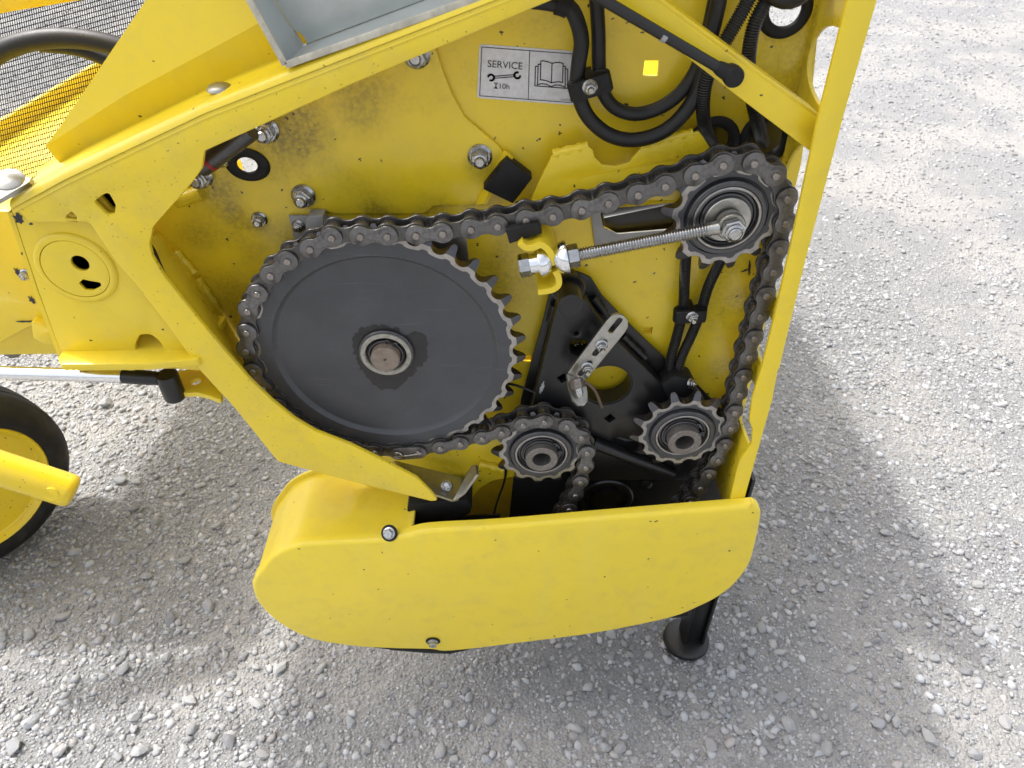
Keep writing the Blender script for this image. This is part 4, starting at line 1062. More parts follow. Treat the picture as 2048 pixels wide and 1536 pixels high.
mb = MB(); mb.add(*tube([P(1185, 885, 0.028), P(1345, 948, 0.028)], 0.0075, 18)); mb.build('cross_tube', 'black', arm)
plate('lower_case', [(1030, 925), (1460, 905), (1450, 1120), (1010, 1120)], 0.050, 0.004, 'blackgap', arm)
V, F = box((-0.02, 0.05, 0.30), 0.56, 0.15, 0.004); obj('shadow_plate', V, F, 'blackgap', arm)  # unseen sheet added to close a lit gap in the ground shadow
plate('gap_dark_sheet', [(700, 1045), (1000, 1030), (1000, 1230), (700, 1230)], 0.030, 0.003, 'blackgap', arm)  # black sheet added so the gap above the cover looks dark
cb = P(1214, 1010, 0.030)
mb = MB(); mb.add(*rev([(0.036, 0.0), (0.036, 0.010), (0.034, 0.012), (0.029, 0.012), (0.028, 0.006), (0.020, 0.006), (0.019, 0.012), (0.0, 0.012)], (cb.x, 0.050, cb.z), (0, -1, 0), 44)); mb.build('round_boss', 'black', arm)
mb = MB(); cb = P(1292, 968, 0.046); mb.add(*rev([(0.0085, 0), (0.0080, 0.002), (0.005, 0.004), (0, 0.005)], cb, (0, -1, 0), 24)); mb.build('round_bolt_head', 'black', arm)
plate('slot_plate', [(1200, 860), (1300, 860), (1300, 920), (1200, 920)], 0.0545, 0.001, 'greyplate', arm)
mb = MB(); c = P(1157, 686, YB); mb.add(*rev([(0.005, 0), (0.005, 0.006), (0.0035, 0.008), (0, 0.008)], c, (0, -1, 0), 18)); mb.build('stud', 'bolt', arm)
# worn patch where paint has been knocked off
def patch(parent, name, px, py, Y, w, h, mat, seed, rot=0.0, n=22):
    rr = random.Random(seed); c = P(px, py, Y); V = []
    for k in range(n):
        a = 2 * math.pi * k / n; q = rr.uniform(0.4, 1.15); x, z = w * q * math.cos(a), h * q * math.sin(a)
        V.append(Vector((c.x + x * math.cos(rot) - z * math.sin(rot), Y, c.z + x * math.sin(rot) + z * math.cos(rot))))
    return obj(name, V + [Vector((c.x, Y, c.z))], [(k, (k + 1) % n, n) for k in range(n)], mat, parent, None)
patch(arm, 'scuff', 1084, 775, 0.0335, 0.0022, 0.011, 'galv', 6, -0.25)
patch(hdr, 'seal_smear', 1499, 534, YB - 0.0006, 0.002, 0.011, 'chip', 16, 0.2); patch(hdr, 'seal_smear', 1490, 541, YB - 0.0007, 0.006, 0.0015, 'chip', 17, 0.3)

# ------------------------------------------------------------------ slotted zinc bracket with sensor
brk = thing('slotted_bracket', 'zinc plated slotted strip bracket bolted on the black arm', 'bracket', P(1160, 800, 0.0))
YK = 0.012
so = [(1213, 642), (1222, 632), (1234, 628), (1246, 631), (1256, 641), (1256, 654), (1250, 665), (1171, 762), (1134, 748)]
def slot_px(c1, c2, r): a, b = P(*c1, YK), P(*c2, YK); m_ = (a + b) / 2; return slot((m_.x, m_.z), (b - a).length / 2, r, math.atan2(b.z - a.z, b.x - a.x))
plate('strip', so, YK, 0.0035, 'zinc', brk, [slot_px((1239, 641), (1222, 662), 0.0030), slot_px((1209, 684), (1190, 708), 0.0030), slot_px((1179, 726), (1161, 748), 0.0030)], r=0.004, bevel=0.0006)
tabp = [(1134, 748, YK), (1171, 762, YK), (1175, 786, 0.000), (1175, 803, -0.010), (1168, 811, -0.014), (1157, 811, -0.014), (1146, 800, -0.010), (1138, 775, 0.000)]
sheet3('tab', [P(*p) for p in tabp], 0.0035, 'zinc', brk)
for px, py in ((1203, 690), (1174, 734)): flange_nut(brk, px, py, YK, 0.62, stud=0.010)
sen = thing('proximity_sensor', 'small grey hexagonal sensor fitting in the lower slot of the zinc bracket', 'sensor', P(1152, 775, -0.004))
s0, s1 = P(1152, 757, 0.000), P(1158, 783, -0.008)
mb = MB(); mb.add(*hexa(s0, s1 - s0, 0.0125, (s1 - s0).length * 0.75, rot=0.3)); mb.build('body', 'hub', sen)
mb = MB(); mb.add(*rev([(0.0042, 0), (0.0042, 0.006), (0.003, 0.010), (0, 0.010)], s0 + (s1 - s0) * 0.72, s1 - s0, 16)); mb.build('tip', 'bolt', sen)
mb = MB(); mb.add(*tube(catmull([P(1168, 764, 0.004), P(1180, 770, 0.01), P(1192, 785, 0.02), P(1204, 815, 0.032)], 6), 0.0017, 8)); mb.build('cable', 'copper', sen)

# ------------------------------------------------------------------ hoses and conduits
def hose(name, label, cat, pts, r, mat='hose', seg=16, group=None):
    path = resample(catmull([P(*p) for p in pts], 8), 0.004)
    V, F = tube(path, r, seg); o = obj(name, V, F, mat, None, 60); return tag(o, label, cat, group)
hose('hydraulic_hose', 'smooth black hydraulic hose of the outer U bend, overlapping the white label', 'hose', [(1060, 0, 0.045), (1105, 6, 0.045), (1138, 15, 0.045), (1155, 45, 0.045), (1163, 85, 0.045), (1157, 130, 0.044), (1155, 180, 0.044), (1175, 232, 0.045), (1215, 268, 0.045), (1262, 280, 0.045), (1312, 270, 0.045), (1352, 244, 0.045), (1386, 200, 0.045), (1405, 150, 0.045), (1420, 80, 0.045), (1438, 0, 0.045), (1446, -60, 0.045)], 0.0065)
hose('hydraulic_hose', 'smooth black hydraulic hose of the inner, smaller U bend', 'hose', [(1188, -60, 0.052), (1193, 0, 0.052), (1197, 70, 0.052), (1198, 130, 0.052), (1204, 178, 0.050), (1228, 214, 0.052), (1270, 228, 0.052), (1318, 216, 0.052), (1360, 186, 0.052), (1392, 140, 0.053), (1412, 80, 0.054), (1430, 0, 0.054), (1440, -60, 0.054)], 0.0060)
def conduit(label, pts, r):
    path = resample(catmull([P(*p) for p in pts], 10), 0.00052); rr = [1.0, 1.0, 0.80, 0.80]
    V, F = tube(path, lambda i: r * rr[i % 4], 12); o = obj('corrugated_conduit', V, F, 'conduit', None, 20); return tag(o, label, 'conduit', 'corrugated conduits')
conduit('left of the two black corrugated conduits going up under the diagonal brace', [(1520, -50, 0.036), (1490, 12, 0.036), (1462, 62, 0.036), (1436, 108, 0.036), (1414, 155, 0.038), (1406, 205, 0.040), (1409, 250, 0.046), (1420, 282, 0.060), (1428, 292, 0.085)], 0.0062)
conduit('right of the two black corrugated conduits going up under the diagonal brace', [(1560, -50, 0.040), (1530, 5, 0.038), (1510, 45, 0.037), (1500, 90, 0.037), (1497, 135, 0.038), (1503, 190, 0.040), (1514, 240, 0.046), (1522, 272, 0.060), (1527, 285, 0.085)], 0.0062)
conduit('left of the two black corrugated conduits below the upper idler', [(1376, 470, 0.055), (1372, 510, 0.055), (1369, 560, 0.055), (1366, 618, 0.054), (1353, 675, 0.053), (1341, 720, 0.050), (1341, 755, 0.046), (1348, 790, 0.044)], 0.0058)
conduit('right of the two black corrugated conduits below the upper idler', [(1452, 500, 0.055), (1437, 530, 0.055), (1416, 575, 0.055), (1402, 622, 0.054), (1384, 668, 0.053), (1364, 712, 0.050), (1356, 745, 0.046), (1360, 785, 0.044)], 0.0058)
hose('hydraulic_hose', 'short black hose end crossing the top right corner in front of the grommet', 'hose', [(1500, -60, 0.03), (1545, -14, 0.03), (1580, -2, 0.03), (1612, -22, 0.03), (1630, -60, 0.04)], 0.0075)
def clamp(label, pa, pb, Y, w, nut, r=0.0075):
    o = thing('hose_clamp', label, 'clamp', P(*nut, YB)); a, b = P(*pa, Y), P(*pb, Y); d = (b - a).normalized(); up = d.cross(Vector((0, 1, 0)))
    mb = MB(); V, F = box((a + b) / 2, (b - a).length, 0.0040, w, (d, Vector((0, 1, 0)), up)); bevel_obj(obj('strap', V, F, 'rubber', o), 0.0012)
    for q in (a, b):
        mb = MB(); mb.add(*rev([(r, -w / 2), (r + 0.0006, -w / 2 + 0.001), (r + 0.0006, w / 2 - 0.001), (r, w / 2)], q + Vector((0, 0.0055, 0)) + d * (0.006 if q is a else -0.006), up, 24)); mb.build('saddle', 'rubber', o)
    V, F = box((a + b) / 2 + Vector((0, (YB - Y) / 2, 0)), (b - a).length * 0.30, YB - Y - 0.004, w * 0.8, (d, Vector((0, 1, 0)), up)); obj('spacer', V, F, 'rubber', o)
    flange_nut(o, nut[0], nut[1], Y - 0.002, 0.60, stud=0.009)
    return o
clamp('black clamp holding the two smooth hoses beside the white label', (1143, 188), (1220, 163), 0.034, 0.016, (1180, 174))
clamp('black clamp holding the two corrugated conduits below the upper idler', (1352, 636), (1412, 632), 0.043, 0.015, (1384, 633))
o = thing('hose_clamp', 'black clamp where the conduits end beside the lower right idler', 'clamp', P(1360, 790, 0.06))
V, F = prism(XZ([(1322, 770), (1350, 752), (1385, 760), (1398, 785), (1392, 812), (1340, 806)], 0.030), 0.030, 0.055); bevel_obj(obj('block', V, F, 'rubber', o), 0.003)
flange_nut(o, 1380, 766, 0.030, 0.5, axis=(0.6, -0.7, 0.4))
hose('cable_sleeve', 'short thin black corrugated cable curving down beside the lower right idler', 'cable', [(1378, 772, 0.028), (1392, 782, 0.028), (1402, 800, 0.030), (1405, 822, 0.034)], 0.0035)
o = thing('hose_clamp', 'black sleeve clip on the outer hose at the top edge', 'clamp', P(1128, 8, 0.045))
V, F = tube([P(1112, 5, 0.045), P(1128, 9, 0.045), P(1138, 15, 0.045)], [0.0088, 0.0090, 0.0088], 18); obj('sleeve', V, F, 'rubber', o)
hose('thin_cable', 'thin black cable between the large sprocket and the black arm', 'cable', [(985, 790, 0.055), (1000, 772, 0.050), (1020, 768, 0.046), (1045, 775, 0.040), (1072, 786, 0.036)], 0.0016)
hose('thin_cable', 'thin black cable hanging down below the lower left idler', 'cable', [(1008, 900, 0.044), (1012, 935, 0.044), (1008, 965, 0.055), (994, 1005, 0.07), (985, 1040, 0.08)], 0.0016)
# grommets
for (px, py, r1, r2, ro), lab in zip(gro_c, ('black rubber grommet where the left conduit enters the plate', 'black rubber grommet where the right conduit enters the plate', 'black rubber grommet at the top right corner of the plate', 'oval black rubber grommet with pale gravel showing through, left of the bolts')):
    c = P(px, py, YB); V = []; F = []; ns, nt = 40, 10; k_in = 0.62 if py == 329 else 0.86
    for i in range(ns):
        a = 2 * math.pi * i / ns
        for j in range(nt):
            t_ = 2 * math.pi * j / nt; f = k_in + 0.28 + 0.32 * math.cos(t_) if py != 329 else 1.02 + 0.40 * math.cos(t_)
            x, z = r1 * f * math.cos(a), r2 * f * math.sin(a)
            V.append(Vector((c.x + x * math.cos(ro) - z * math.sin(ro), YB - 0.0005 - 0.0032 * math.sin(t_), c.z + x * math.sin(ro) + z * math.cos(ro))))
    for i in range(ns):
        for j in range(nt): F.append((i * nt + j, ((i + 1) % ns) * nt + j, ((i + 1) % ns) * nt + (j + 1) % nt, i * nt + (j + 1) % nt))
    tag(obj('grommet', V, F, 'rubber', None, 50), lab, 'grommet')
# hydraulic line with the red band in the upper left corner
o = thing('hydraulic_line', 'dark metal hydraulic line end with a red band, half behind the beam', 'pipe', P(430, 315, 0.03))
p0, p1 = P(398, 335, 0.03), P(500, 258, 0.03); d = (p1 - p0).normalized()
mb = MB(); mb.add(*tube([p0, p0 + d * 0.004, p1], [0.0085, 0.0100, 0.0100], 20)); mb.build('line', 'bearing', o)
mb = MB(); mb.add(*tube([p0 + d * 0.012, p0 + d * 0.0155], 0.0103, 20)); mb.build('band', 'red', o)

# gas strut
gs_ = thing('gas_strut', 'black gas strut running along the diagonal brace to its ball joint', 'gas strut', P(1465, 155, -0.02))
p0, p1 = P(1130, -45, -0.018), P(1442, 138, -0.018); d = (p1 - p0).normalized()
mb = MB(); mb.add(*tube([p0, p1], 0.0041, 20)); mb.build('tube', 'black', gs_)
q = P(1328, 73, -0.018); mb = MB(); mb.add(*tube([q - d * 0.002, q + d * 0.002], 0.0042, 20)); mb.build('band', 'greyplate', gs_)
mb = MB(); mb.add(*tube([p1 - d * 0.004, p1, p1 + d * 0.006, p1 + d * 0.010], [0.0045, 0.0055, 0.0060, 0.0064], 20))
c = P(1466, 152, -0.018); mb.add(*rev([(0.0068, -0.010), (0.0078, -0.004), (0.0080, 0.003), (0.0070, 0.0056), (0.0, 0.0062)], c, (0, -1, 0), 24)); mb.build('ball_socket', 'rubber', gs_)

# ------------------------------------------------------------------ service label
lab = thing('service_label', 'white service label with spanner, 10h and open book symbols', 'label', P(1050, 200, YB))
LC = [P(958.8, 87.7, YB), P(1149.5, 102.2, YB), P(1147.9, 209.7, YB), P(954, 195.2, YB)]
def luv(u, v, lift=0.0012):
    a = LC[0].lerp(LC[1], u); b = LC[3].lerp(LC[2], u); q = a.lerp(b, v); return Vector((q.x, YB - lift, q.z))
W_, H_ = (LC[1] - LC[0]).length, (LC[3] - LC[0]).length
def rrect(x0, y0, x1, y1, r): return fillet([(x0, y0), (x1, y0), (x1, y1), (x0, y1)], r)
pts = [luv(p.x / W_, p.y / H_, 0.0008) for p in rrect(0, 0, W_, H_, 0.003)]
V, F = prism([(p.x, p.z) for p in pts], YB - 0.0008, YB - 0.0001); obj('sticker', V, F, 'label', lab)
def ink_line(mbx, pl, w, closed=False):
    pl = [Vector(p) for p in pl]; n = len(pl)
    for i in range(n if closed else n - 1):
        a, b = pl[i], pl[(i + 1) % n]; d = (b - a)
        if d.length < 1e-9: continue
        d.normalize(); nn = Vector((-d.y, d.x)); a2, b2 = a - d * w * 0.5, b + d * w * 0.5
        qs = [luv(p.x / W_, p.y / H_) for p in (a2 + nn * w / 2, b2 + nn * w / 2, b2 - nn * w / 2, a2 - nn * w / 2)]
        mbx.add(qs, [(0, 1, 2, 3)])
sx, sy = W_ / 100.0, H_ / 55.0        # sticker drawn on a 100 x 55 grid
def L(pl): return [(x * sx, y * sy) for x, y in pl]
mb = MB(); ink_line(mb, L([(2.6, 2.6), (97.4, 2.6), (97.4, 52.4), (2.6, 52.4)]), 0.0006, True); ink_line(mb, L([(52.5, 2.6), (52.5, 52.4)]), 0.0006); o = mb.build('border', 'ink', lab, None); o['kind'] = 'stuff'
def text(name, s, x, y, h, width=None):
    cu = bpy.data.curves.new('t', 'FONT'); cu.body = s; cu.size = 1.0; ob = bpy.data.objects.new('t', cu); me = bpy.data.meshes.new_from_object(ob)
    vs_ = [v.co.copy() for v in me.vertices]; fs = [tuple(p.vertices) for p in me.polygons]
    xs_ = [v.x for v in vs_]; ys_ = [v.y for v in vs_]; hh = max(ys_) - min(ys_); k = h / hh; kx = (width / (max(xs_) - min(xs_))) if width else k
    V = [luv((x + (v.x - min(xs_)) * kx) * sx / W_, (y - (v.y - min(ys_)) * k) * sy / H_) for v in vs_]
    bpy.data.objects.remove(ob); bpy.data.curves.remove(cu); bpy.data.meshes.remove(me)
    o = obj(name, V, fs, 'ink', lab, None, False); o['kind'] = 'stuff'; return o
text('service_text', 'SERVICE', 9.5, 22, 7.0, 36); text('hours_text', '10h', 22.8, 43.2, 5.4, 10); text('number_text', 'LCA47760', 86, 50.8, 1.9, 10.6)
# spanner
def arc(cx, cy, r, a0, a1, n=14): return [(cx + r * math.cos(R_(a0 + (a1 - a0) * k / n)), cy + r * math.sin(R_(a0 + (a1 - a0) * k / n))) for k in range(n + 1)]
mb = MB()
for cx, cy, g in ((13.5, 32.5, 150), (40.5, 28.2, -35)):
    ink_line(mb, L(arc(cx, cy, 3.0, g + 48, g + 312)), 0.0017)
ink_line(mb, L([(16.5, 31.0), (37.6, 27.7)]), 0.0008); ink_line(mb, L([(16.8, 33.0), (37.8, 29.7)]), 0.0008); o = mb.build('spanner_symbol', 'ink', lab, None); o['kind'] = 'stuff'
mb = MB(); ink_line(mb, L([(17.0, 37.8), (20.6, 37.8)]), 0.0006); ink_line(mb, L([(17.0, 43.3), (20.6, 43.3)]), 0.0006); ink_line(mb, L([(17.4, 37.8), (20.2, 43.3)]), 0.0004); ink_line(mb, L([(20.2, 37.8), (17.4, 43.3)]), 0.0004)
for tri_ in (((17.4, 43.3), (20.2, 43.3), (18.8, 41.2)), ((18.1, 39.2), (19.5, 39.2), (18.8, 40.5))): mb.add([luv(x * sx / W_, y * sy / H_, 0.0013) for x, y in tri_], [(0, 1, 2)])
o = mb.build('hourglass_symbol', 'ink', lab, None); o['kind'] = 'stuff'
mb = MB(); wl = 0.00085
ink_line(mb, L([(76.2, 13.5), (76.0, 33.2)]), wl)
ink_line(mb, L([(76.2, 13.5), (72, 12.2), (67, 11.6), (64.5, 12.0), (64.5, 31.0), (68, 31.0), (72, 31.8), (76, 33.2), (80, 32.2), (84, 31.6), (87.6, 32.0), (87.8, 12.6), (84, 12.0), (80, 12.4), (76.2, 13.5)]), wl)
ink_line(mb, L([(64.5, 15.0), (61.8, 15.6), (61.6, 36.2), (66, 34.8), (71, 35.2), (75.8, 37.2), (80, 35.2), (85, 35.0), (90.4, 36.6), (90.2, 15.6), (87.8, 15.2)]), wl)
ink_line(mb, L([(61.8, 17.4), (59.0, 17.8), (59.0, 37.6), (92.8, 37.8), (92.8, 18.2), (90.2, 17.6)]), wl); o = mb.build('book_symbol', 'ink', lab, None); o['kind'] = 'stuff'

# ------------------------------------------------------------------ galvanised side shield lying on the beam
sh = thing('side_shield', 'galvanised folded sheet shield with turned-up edges resting on the beam', 'shield', P(600, 130, 0.0))
YG0, YG1 = 0.012, -0.020
base_px = [(606, 92), (470, -125), (1010, -260), (1010, -60)]
hole_g = [chole(596, 84, 0.006, YG0, 0.0085, 0.5)]
V, F = plateV(XZ(base_px, YG0, 0.002), YG0, 0.0022, hole_g); weld(obj('sheet', V, F, 'galv', sh))
def lip(name, a, b, a2, b2):
    pa, pb, qa, qb = P(*a, YG0), P(*b, YG0), P(*a2, YG1), P(*b2, YG1)
    sheet3(name, [pa, pb, qb, qa], 0.0022, 'galv', sh)
    mb = MB(); dd = (qb - qa).normalized(); nn = Vector((0, -1, 0)); V, F = box((qa + qb) / 2, (qb - qa).length, 0.0026, 0.0050, (dd, nn, dd.cross(nn))); mb.add(V, F); bevel_obj(mb.build(name + '_rim', 'galv_edge', sh), 0.0006)
lip('left_lip', (606, 92), (470, -125), (571, 130), (430, -125))
lip('lower_lip', (606, 92), (1010, -60), (571, 130), (1000, -20))

# ------------------------------------------------------------------ lower chain cover
YC = -0.036
cov = thing('chain_cover', 'rounded yellow sheet metal cover over the lower end of the chain drive', 'cover', P(900, 1300, YC))
face = [(521, 1140), (545, 1113), (590, 1093), (650, 1087), (760, 1081), (812, 1072), (860, 1062), (1000, 1054), (1200, 1037), (1480, 1014), (1508, 1013), (1521, 1021), (1522, 1040), (1513, 1085), (1500, 1130), (1472, 1168), (1440, 1194), (1400, 1215), (1340, 1238), (1200, 1267), (1050, 1287), (905, 1304), (860, 1301), (780, 1299), (700, 1294), (620, 1279), (560, 1250), (519, 1212), (504, 1178), (508, 1158)]
fo = [Vector((v.x, v.y)) for v in catmull([Vector((a, b, 0)) for a, b in XZ(face, YC)], 4, True)]
def offset(poly, d):
    n = len(poly); out = []
    ar = sum(poly[i].x * poly[(i + 1) % n].y - poly[(i + 1) % n].x * poly[i].y for i in range(n)); s = 1 if ar > 0 else -1
    for i in range(n):
        e1 = (poly[i] - poly[i - 1]); e2 = (poly[(i + 1) % n] - poly[i])
        if e1.length < 1e-9: e1 = e2
        if e2.length < 1e-9: e2 = e1
        t_ = (e1.normalized() + e2.normalized()); t_ = t_.normalized() if t_.length > 1e-6 else e2.normalized()
        out.append(poly[i] + Vector((-t_.y, t_.x)) * d * s)
    return out
prof = [(0.0, -0.0225), (0.0, -0.0315), (0.0012, -0.0340), (0.0034, -0.0355), (0.0062, -0.0361)]
V = []; F = []; n = len(fo)
for off, y in prof:
    for p in offset(fo, off): V.append(Vector((p.x, y, p.y)))
for k in range(len(prof) - 1):
    for i in range(n): j = (i + 1) % n; F.append((k * n + i, k * n + j, (k + 1) * n + j, (k + 1) * n + i))
lastr = [Vector((p.x, p.y, 0)) for p in offset(fo, prof[-1][0])]; b = (len(prof) - 1) * n
F += [tuple(b + i for i in f) for f in tessellate_polygon([lastr])]
n1 = len(V); V += [Vector((p.x, -0.0225, p.y)) for p in offset(fo, 0.002)] + [Vector((p.x, -0.0340, p.y)) for p in offset(fo, 0.002)]
for i in range(n): j = (i + 1) % n; F.append((i, j, n1 + j, n1 + i)); F.append((n1 + i, n1 + j, n1 + n + j, n1 + n + i))
obj('cover_face', V, F, 'yel_cover', cov, 50)
# the case behind it: a band following the left end, running back to the plate
iA = min(range(n), key=lambda i: (fo[i] - Vector((P(818, 1070, YC).x, P(818, 1070, YC).z))).length)
iB = min(range(n), key=lambda i: (fo[i] - Vector((P(905, 1304, YC).x, P(905, 1304, YC).z))).length)
inset = offset(fo, 0.0022); idx = []; i = iA
while True:
    idx.append(i)
    if i == iB: break
    i = (i - 1) % n
band = [inset[i] for i in idx]; V = []; F = []; ysb = [-0.024, 0.012, 0.0165, 0.088]; offs = [0.0, 0.0, 0.0, 0.0]
for y in ysb:
    for p in band: V.append(Vector((p.x, y, p.y)))
m = len(band)
for k in range(len(ysb) - 1):
    for i in range(m - 1): F.append((k * m + i, k * m + i + 1, (k + 1) * m + i + 1, (k + 1) * m + i))
n1 = len(V); b2_ = offset(fo, 0.0048)
for y in (ysb[0], ysb[-1]):
    for i in idx: V.append(Vector((b2_[i].x, y, b2_[i].y)))
for i in range(m - 1): F.append((n1 + i, n1 + m + i, n1 + m + i + 1, n1 + i + 1))
F.append((0, n1, n1 + m, 3 * m)); F.append((m - 1, n1 + m - 1, n1 + 2 * m - 1, 4 * m - 1))
obj('case_band', V, F, 'yel_cover', cov, 50)
rim = offset(fo, -0.004); V = []; F = []
for y, of in ((0.086, -0.004), (0.090, -0.004), (0.090, 0.004), (0.086, 0.004)):
    ro = offset(fo, of)
    for i in idx: V.append(Vector((ro[i].x, y, ro[i].y)))
for k in range(4):
    for i in range(m - 1): F.append((k * m + i, k * m + i + 1, ((k + 1) % 4) * m + i + 1, ((k + 1) % 4) * m + i))
obj('case_rim', V, F, 'yel_cover', cov, 50)
V, F = prism(XZ([(735, 1293), (800, 1297), (860, 1300), (905, 1302), (940, 1298), (935, 1300), (900, 1308), (850, 1306), (790, 1301)], -0.030), -0.030, 0.02); obj('edge_seal', V, F, 'rubber', cov)
def cover_bolt(px, py, Y, axis):
    c = P(px, py, Y); a = Vector(axis).normalized(); mb = MB()
    mb.add(*rev([(0.0102, 0.0), (0.0104, 0.0006), (0.0088, 0.0009), (0.005, 0.0009)], c, a, 26)); o = mb.build('washer', 'rubber', cov)
    mb = MB(); mb.add(*rev([(0.0075, 0), (0.0075, 0.0015), (0.0062, 0.0022), (0.003, 0.0022)], c + a * 0.0008, a, 26)); mb.add(*hexa(c + a * 0.0022, a, 0.0105, 0.0058, rot=0.4)); mb.build('bolt', 'bolt', cov)
cover_bolt(779, 1066, -0.030, (-0.15, -0.75, 0.65)); cover_bolt(866, 1282, -0.0362, (0, -1, -0.05))

# zinc angle bracket at the lower end of the strip
zb_ = thing('angle_bracket', 'zinc plated angle bracket bolted between the lower strip and the chain', 'bracket', P(870, 985, 0.0))
z0 = P(880, 975, 0.0)
bq = [P(*p) for p in ((775, 935, 0.035), (790, 921, 0.040), (925, 955, 0.035), (918, 998, -0.004), (905, 1000, -0.006), (800, 965, 0.0))]
sheet3('foot', bq, 0.003, 'zinc', zb_)
sheet3('upright', [P(*p) for p in ((906, 1000, -0.008), (926, 986, -0.008), (953, 948, -0.008), (952, 930, 0.006), (944, 930, 0.014), (925, 957, 0.034), (918, 985, 0.010))], 0.003, 'zinc', zb_)
flange_nut(zb_, 893, 972, 0.012, 0.72, axis=(0.05, -0.55, 0.83), stud=0.004); flange_nut(zb_, 803, 945, 0.02, 0.75, axis=(0.05, -0.55, 0.83), stud=0.003)
V, F = prism(XZ([(815, 1012), (905, 1000), (935, 1002), (945, 1015), (940, 1030), (900, 1040), (812, 1044)], 0.004), 0.004, 0.045)
o = bevel_obj(obj('rubber_strip', V, F, 'rubber', None), 0.003); tag(o, 'black rubber strip lying under the zinc angle bracket beside the cover', 'seal')

# ------------------------------------------------------------------ support foot
fc = G(1369, 1288)
ft = thing('support_foot', 'black parking stand leg with round foot plate on the gravel', 'stand', (fc.x, fc.y, 0))
mb = MB(); mb.add(*rev([(0.040, 0.0), (0.041, 0.003), (0.040, 0.009), (0.034, 0.011), (0.0, 0.011)], (fc.x, fc.y, 0.012), (0, 0, 1), 36)); mb.build('foot_plate', 'black', ft)
for s in (-1, 1):
    V, F = box((fc.x + 0.010 + s * 0.0165, fc.y + 0.004, 0.23), 0.005, 0.036, 0.44); bevel_obj(obj('leg_flange', V, F, 'black', ft), 0.001)
V, F = box((fc.x + 0.010, fc.y + 0.020, 0.23), 0.030, 0.005, 0.44); obj('leg_web', V, F, 'black', ft)
V, F = box((fc.x + 0.010, fc.y + 0.004, 0.225), 0.026, 0.024, 0.42); bevel_obj(obj('inner_leg', V, F, 'black', ft), 0.002)
V, F = box((fc.x - 0.022, fc.y + 0.03, 0.40), 0.075, 0.02, 0.05); bevel_obj(obj('leg_bracket', V, F, 'black', ft), 0.002)

# ------------------------------------------------------------------ wheel, arm and cylinder on the left
wc = Vector((-0.985, 0.33, 0.188)); wax = (math.sin(R_(55)), -math.cos(R_(55)), 0); ws = 0.712
wh = thing('gauge_wheel', 'small wheel with dark tyre and yellow rim on the left', 'wheel', (wc.x, wc.y + 0.07, 0))
tp = [(0.178, 0.005), (0.188, -0.010), (0.205, -0.015), (0.235, -0.006), (0.251, 0.010), (0.2545, 0.018), (0.259, 0.022), (0.2625, 0.040), (0.2635, 0.058), (0.2600, 0.060), (0.2600, 0.064), (0.264, 0.066), (0.264, 0.098), (0.2605, 0.100), (0.2605, 0.104), (0.2635, 0.106), (0.262, 0.125), (0.252, 0.148), (0.205, 0.165), (0.158, 0.150)]
mb = MB(); mb.add(*rev([(r * ws, -y * 0.8) for r, y in tp], wc, wax, 72, True)); mb.build('tyre', 'tyre', wh, 40)
rp_ = [(0.164, 0.014), (0.165, 0.000), (0.161, -0.004), (0.155, 0.000), (0.150, 0.012), (0.130, 0.022), (0.121, 0.030), (0.118, 0.033), (0.114, 0.031), (0.060, 0.034), (0.0, 0.034)]
mb = MB(); mb.add(*rev([(r * ws * 1.13, -y * 0.8 + 0.006) for r, y in rp_], wc, wax, 60)); mb.build('rim', 'yel_arm', wh, 40)
wa = thing('wheel_arm', 'yellow round tube arm reaching across the wheel', 'arm', P(100, 960, 0.22))
p0, p1 = P(-520, 770, 0.20), P(148, 984, 0.20); d = (p1 - p0).normalized()
mb = MB(); mb.add(*tube([p0, p1 - d * 0.010, p1 - d * 0.004, p1, p1 + d * 0.002], [0.0265, 0.0265, 0.0255, 0.0225, 0.016], 32)); mb.build('tube', 'yel_arm', wa)
q = P(118, 972, 0.20) + Vector((0, -0.024, 0.006)); mb = MB(); mb.add(*rev([(0.013, -0.006), (0.013, -0.001), (0.0115, 0.0004), (0.0, 0.0010)], q, (0.1, -0.95, 0.3), 28)); mb.build('plug', 'yel', wa)
cyl = thing('damper_cylinder', 'polished metal rod with black end fitting below the tower', 'cylinder', P(340, 765, 0.0))
p0, p1 = P(-260, 738, -0.002), P(246, 752, -0.002)
mb = MB(); mb.add(*tube([p0, p1], 0.0070, 24)); mb.build('rod', 'chrome', cyl)
p2 = P(318, 757, -0.002); mb = MB(); mb.add(*tube([p1, p1.lerp(p2, 0.7), p2], [0.0078, 0.0078, 0.0070], 24)); mb.build('sleeve', 'black', cyl)
c = P(340, 766, -0.002); mb = MB(); mb.add(*rev([(0.0105, -0.020), (0.0112, -0.017), (0.0112, 0.010), (0.0105, 0.012), (0, 0.012)], c, (0, 0, 1), 26)); mb.build('end_eye', 'black', cyl)

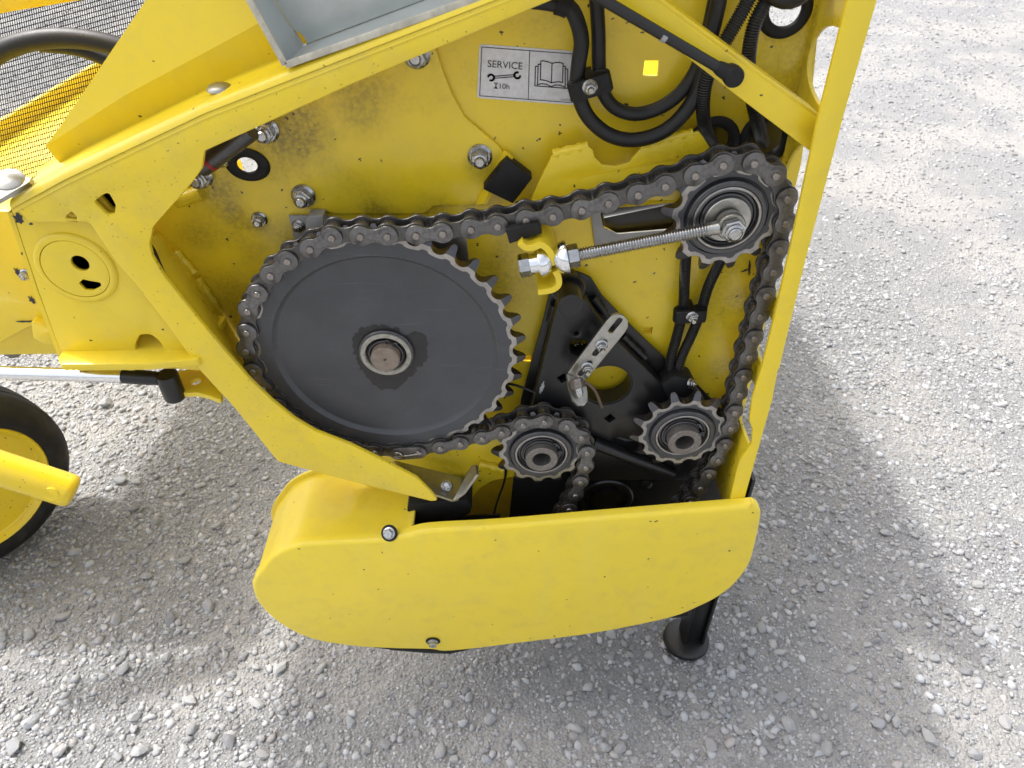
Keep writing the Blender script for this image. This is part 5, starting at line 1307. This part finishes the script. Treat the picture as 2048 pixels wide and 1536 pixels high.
# ------------------------------------------------------------------ mesh screen at the upper left with what lies behind
scr = thing('mesh_screen', 'black wire mesh screen at the upper left with gravel showing through', 'screen', P(100, 330, 0.30))
YM = 0.30
mb = MB()
def wire(a, b, r):
    a, b = P(*a, YM), P(*b, YM); x, y, z = basis(b - a); V = []
    for q in (a, b):
        for k in range(3): t_ = 2 * math.pi * k / 3; V.append(q + (x * math.cos(t_) + y * math.sin(t_)) * r)
    mb.add(V, [(0, 1, 4, 3), (1, 2, 5, 4), (2, 0, 3, 5)])
x = -160.0
while x < 380: wire((x, -60), (x + 66, 400), 0.00055); x += 4.6
y = -40.0
while y < 560: wire((-120, y), (400, y - 150), 0.00055); y += 10.2
o = mb.build('wire_mesh', 'mesh', scr, None, False); o['kind'] = 'stuff'
plate('top_rail', [(-120, -90), (260, -90), (172, 0), (60, 18), (0, 28), (-120, 52)], 0.285, 0.03, 'yel', scr, bevel=0.004)
hose('return_hose', 'thick black hose arching in front of the mesh screen', 'hose', [(-420, 560, 0.20), (-220, 350, 0.20), (-80, 180, 0.20), (-20, 118, 0.20), (25, 93, 0.20), (75, 80, 0.20), (135, 76, 0.20), (200, 84, 0.20), (270, 105, 0.20), (340, 140, 0.20)], 0.0098)
hose('return_hose', 'second black hose crossing below the arching hose behind the guard panel', 'hose', [(80, 90, 0.22), (130, 94, 0.22), (175, 104, 0.22), (230, 128, 0.22), (290, 165, 0.22)], 0.0072)
zs = 0.58
shf = thing('yellow_tray', 'sunlit yellow tray of the machine seen through the mesh screen', 'tray', G(80, 300, zs))
sq = [Vector((x, y, zs)) for x, y in ((-1.18, 0.30), (-0.78, 0.30), (-0.78, 2.6), (-1.02, 2.6))]
V = sq + [v - Vector((0, 0, 0.005)) for v in sq]; m = len(sq); obj('floor', V, [tuple(range(m)), tuple(range(2 * m - 1, m - 1, -1))] + [(i, (i + 1) % m, m + (i + 1) % m, m + i) for i in range(m)], 'yel', shf)
e0_, e1_ = sq[0], sq[3]; hh = 0.035
V = [e0_, e1_, e1_ + Vector((0, 0, hh)), e0_ + Vector((0, 0, hh))]; V += [v + Vector((-0.012, 0, 0)) for v in V]
obj('edge_lip', V, [(0, 1, 2, 3), (7, 6, 5, 4), (3, 2, 6, 7), (0, 4, 5, 1)], 'yel_arm', shf)
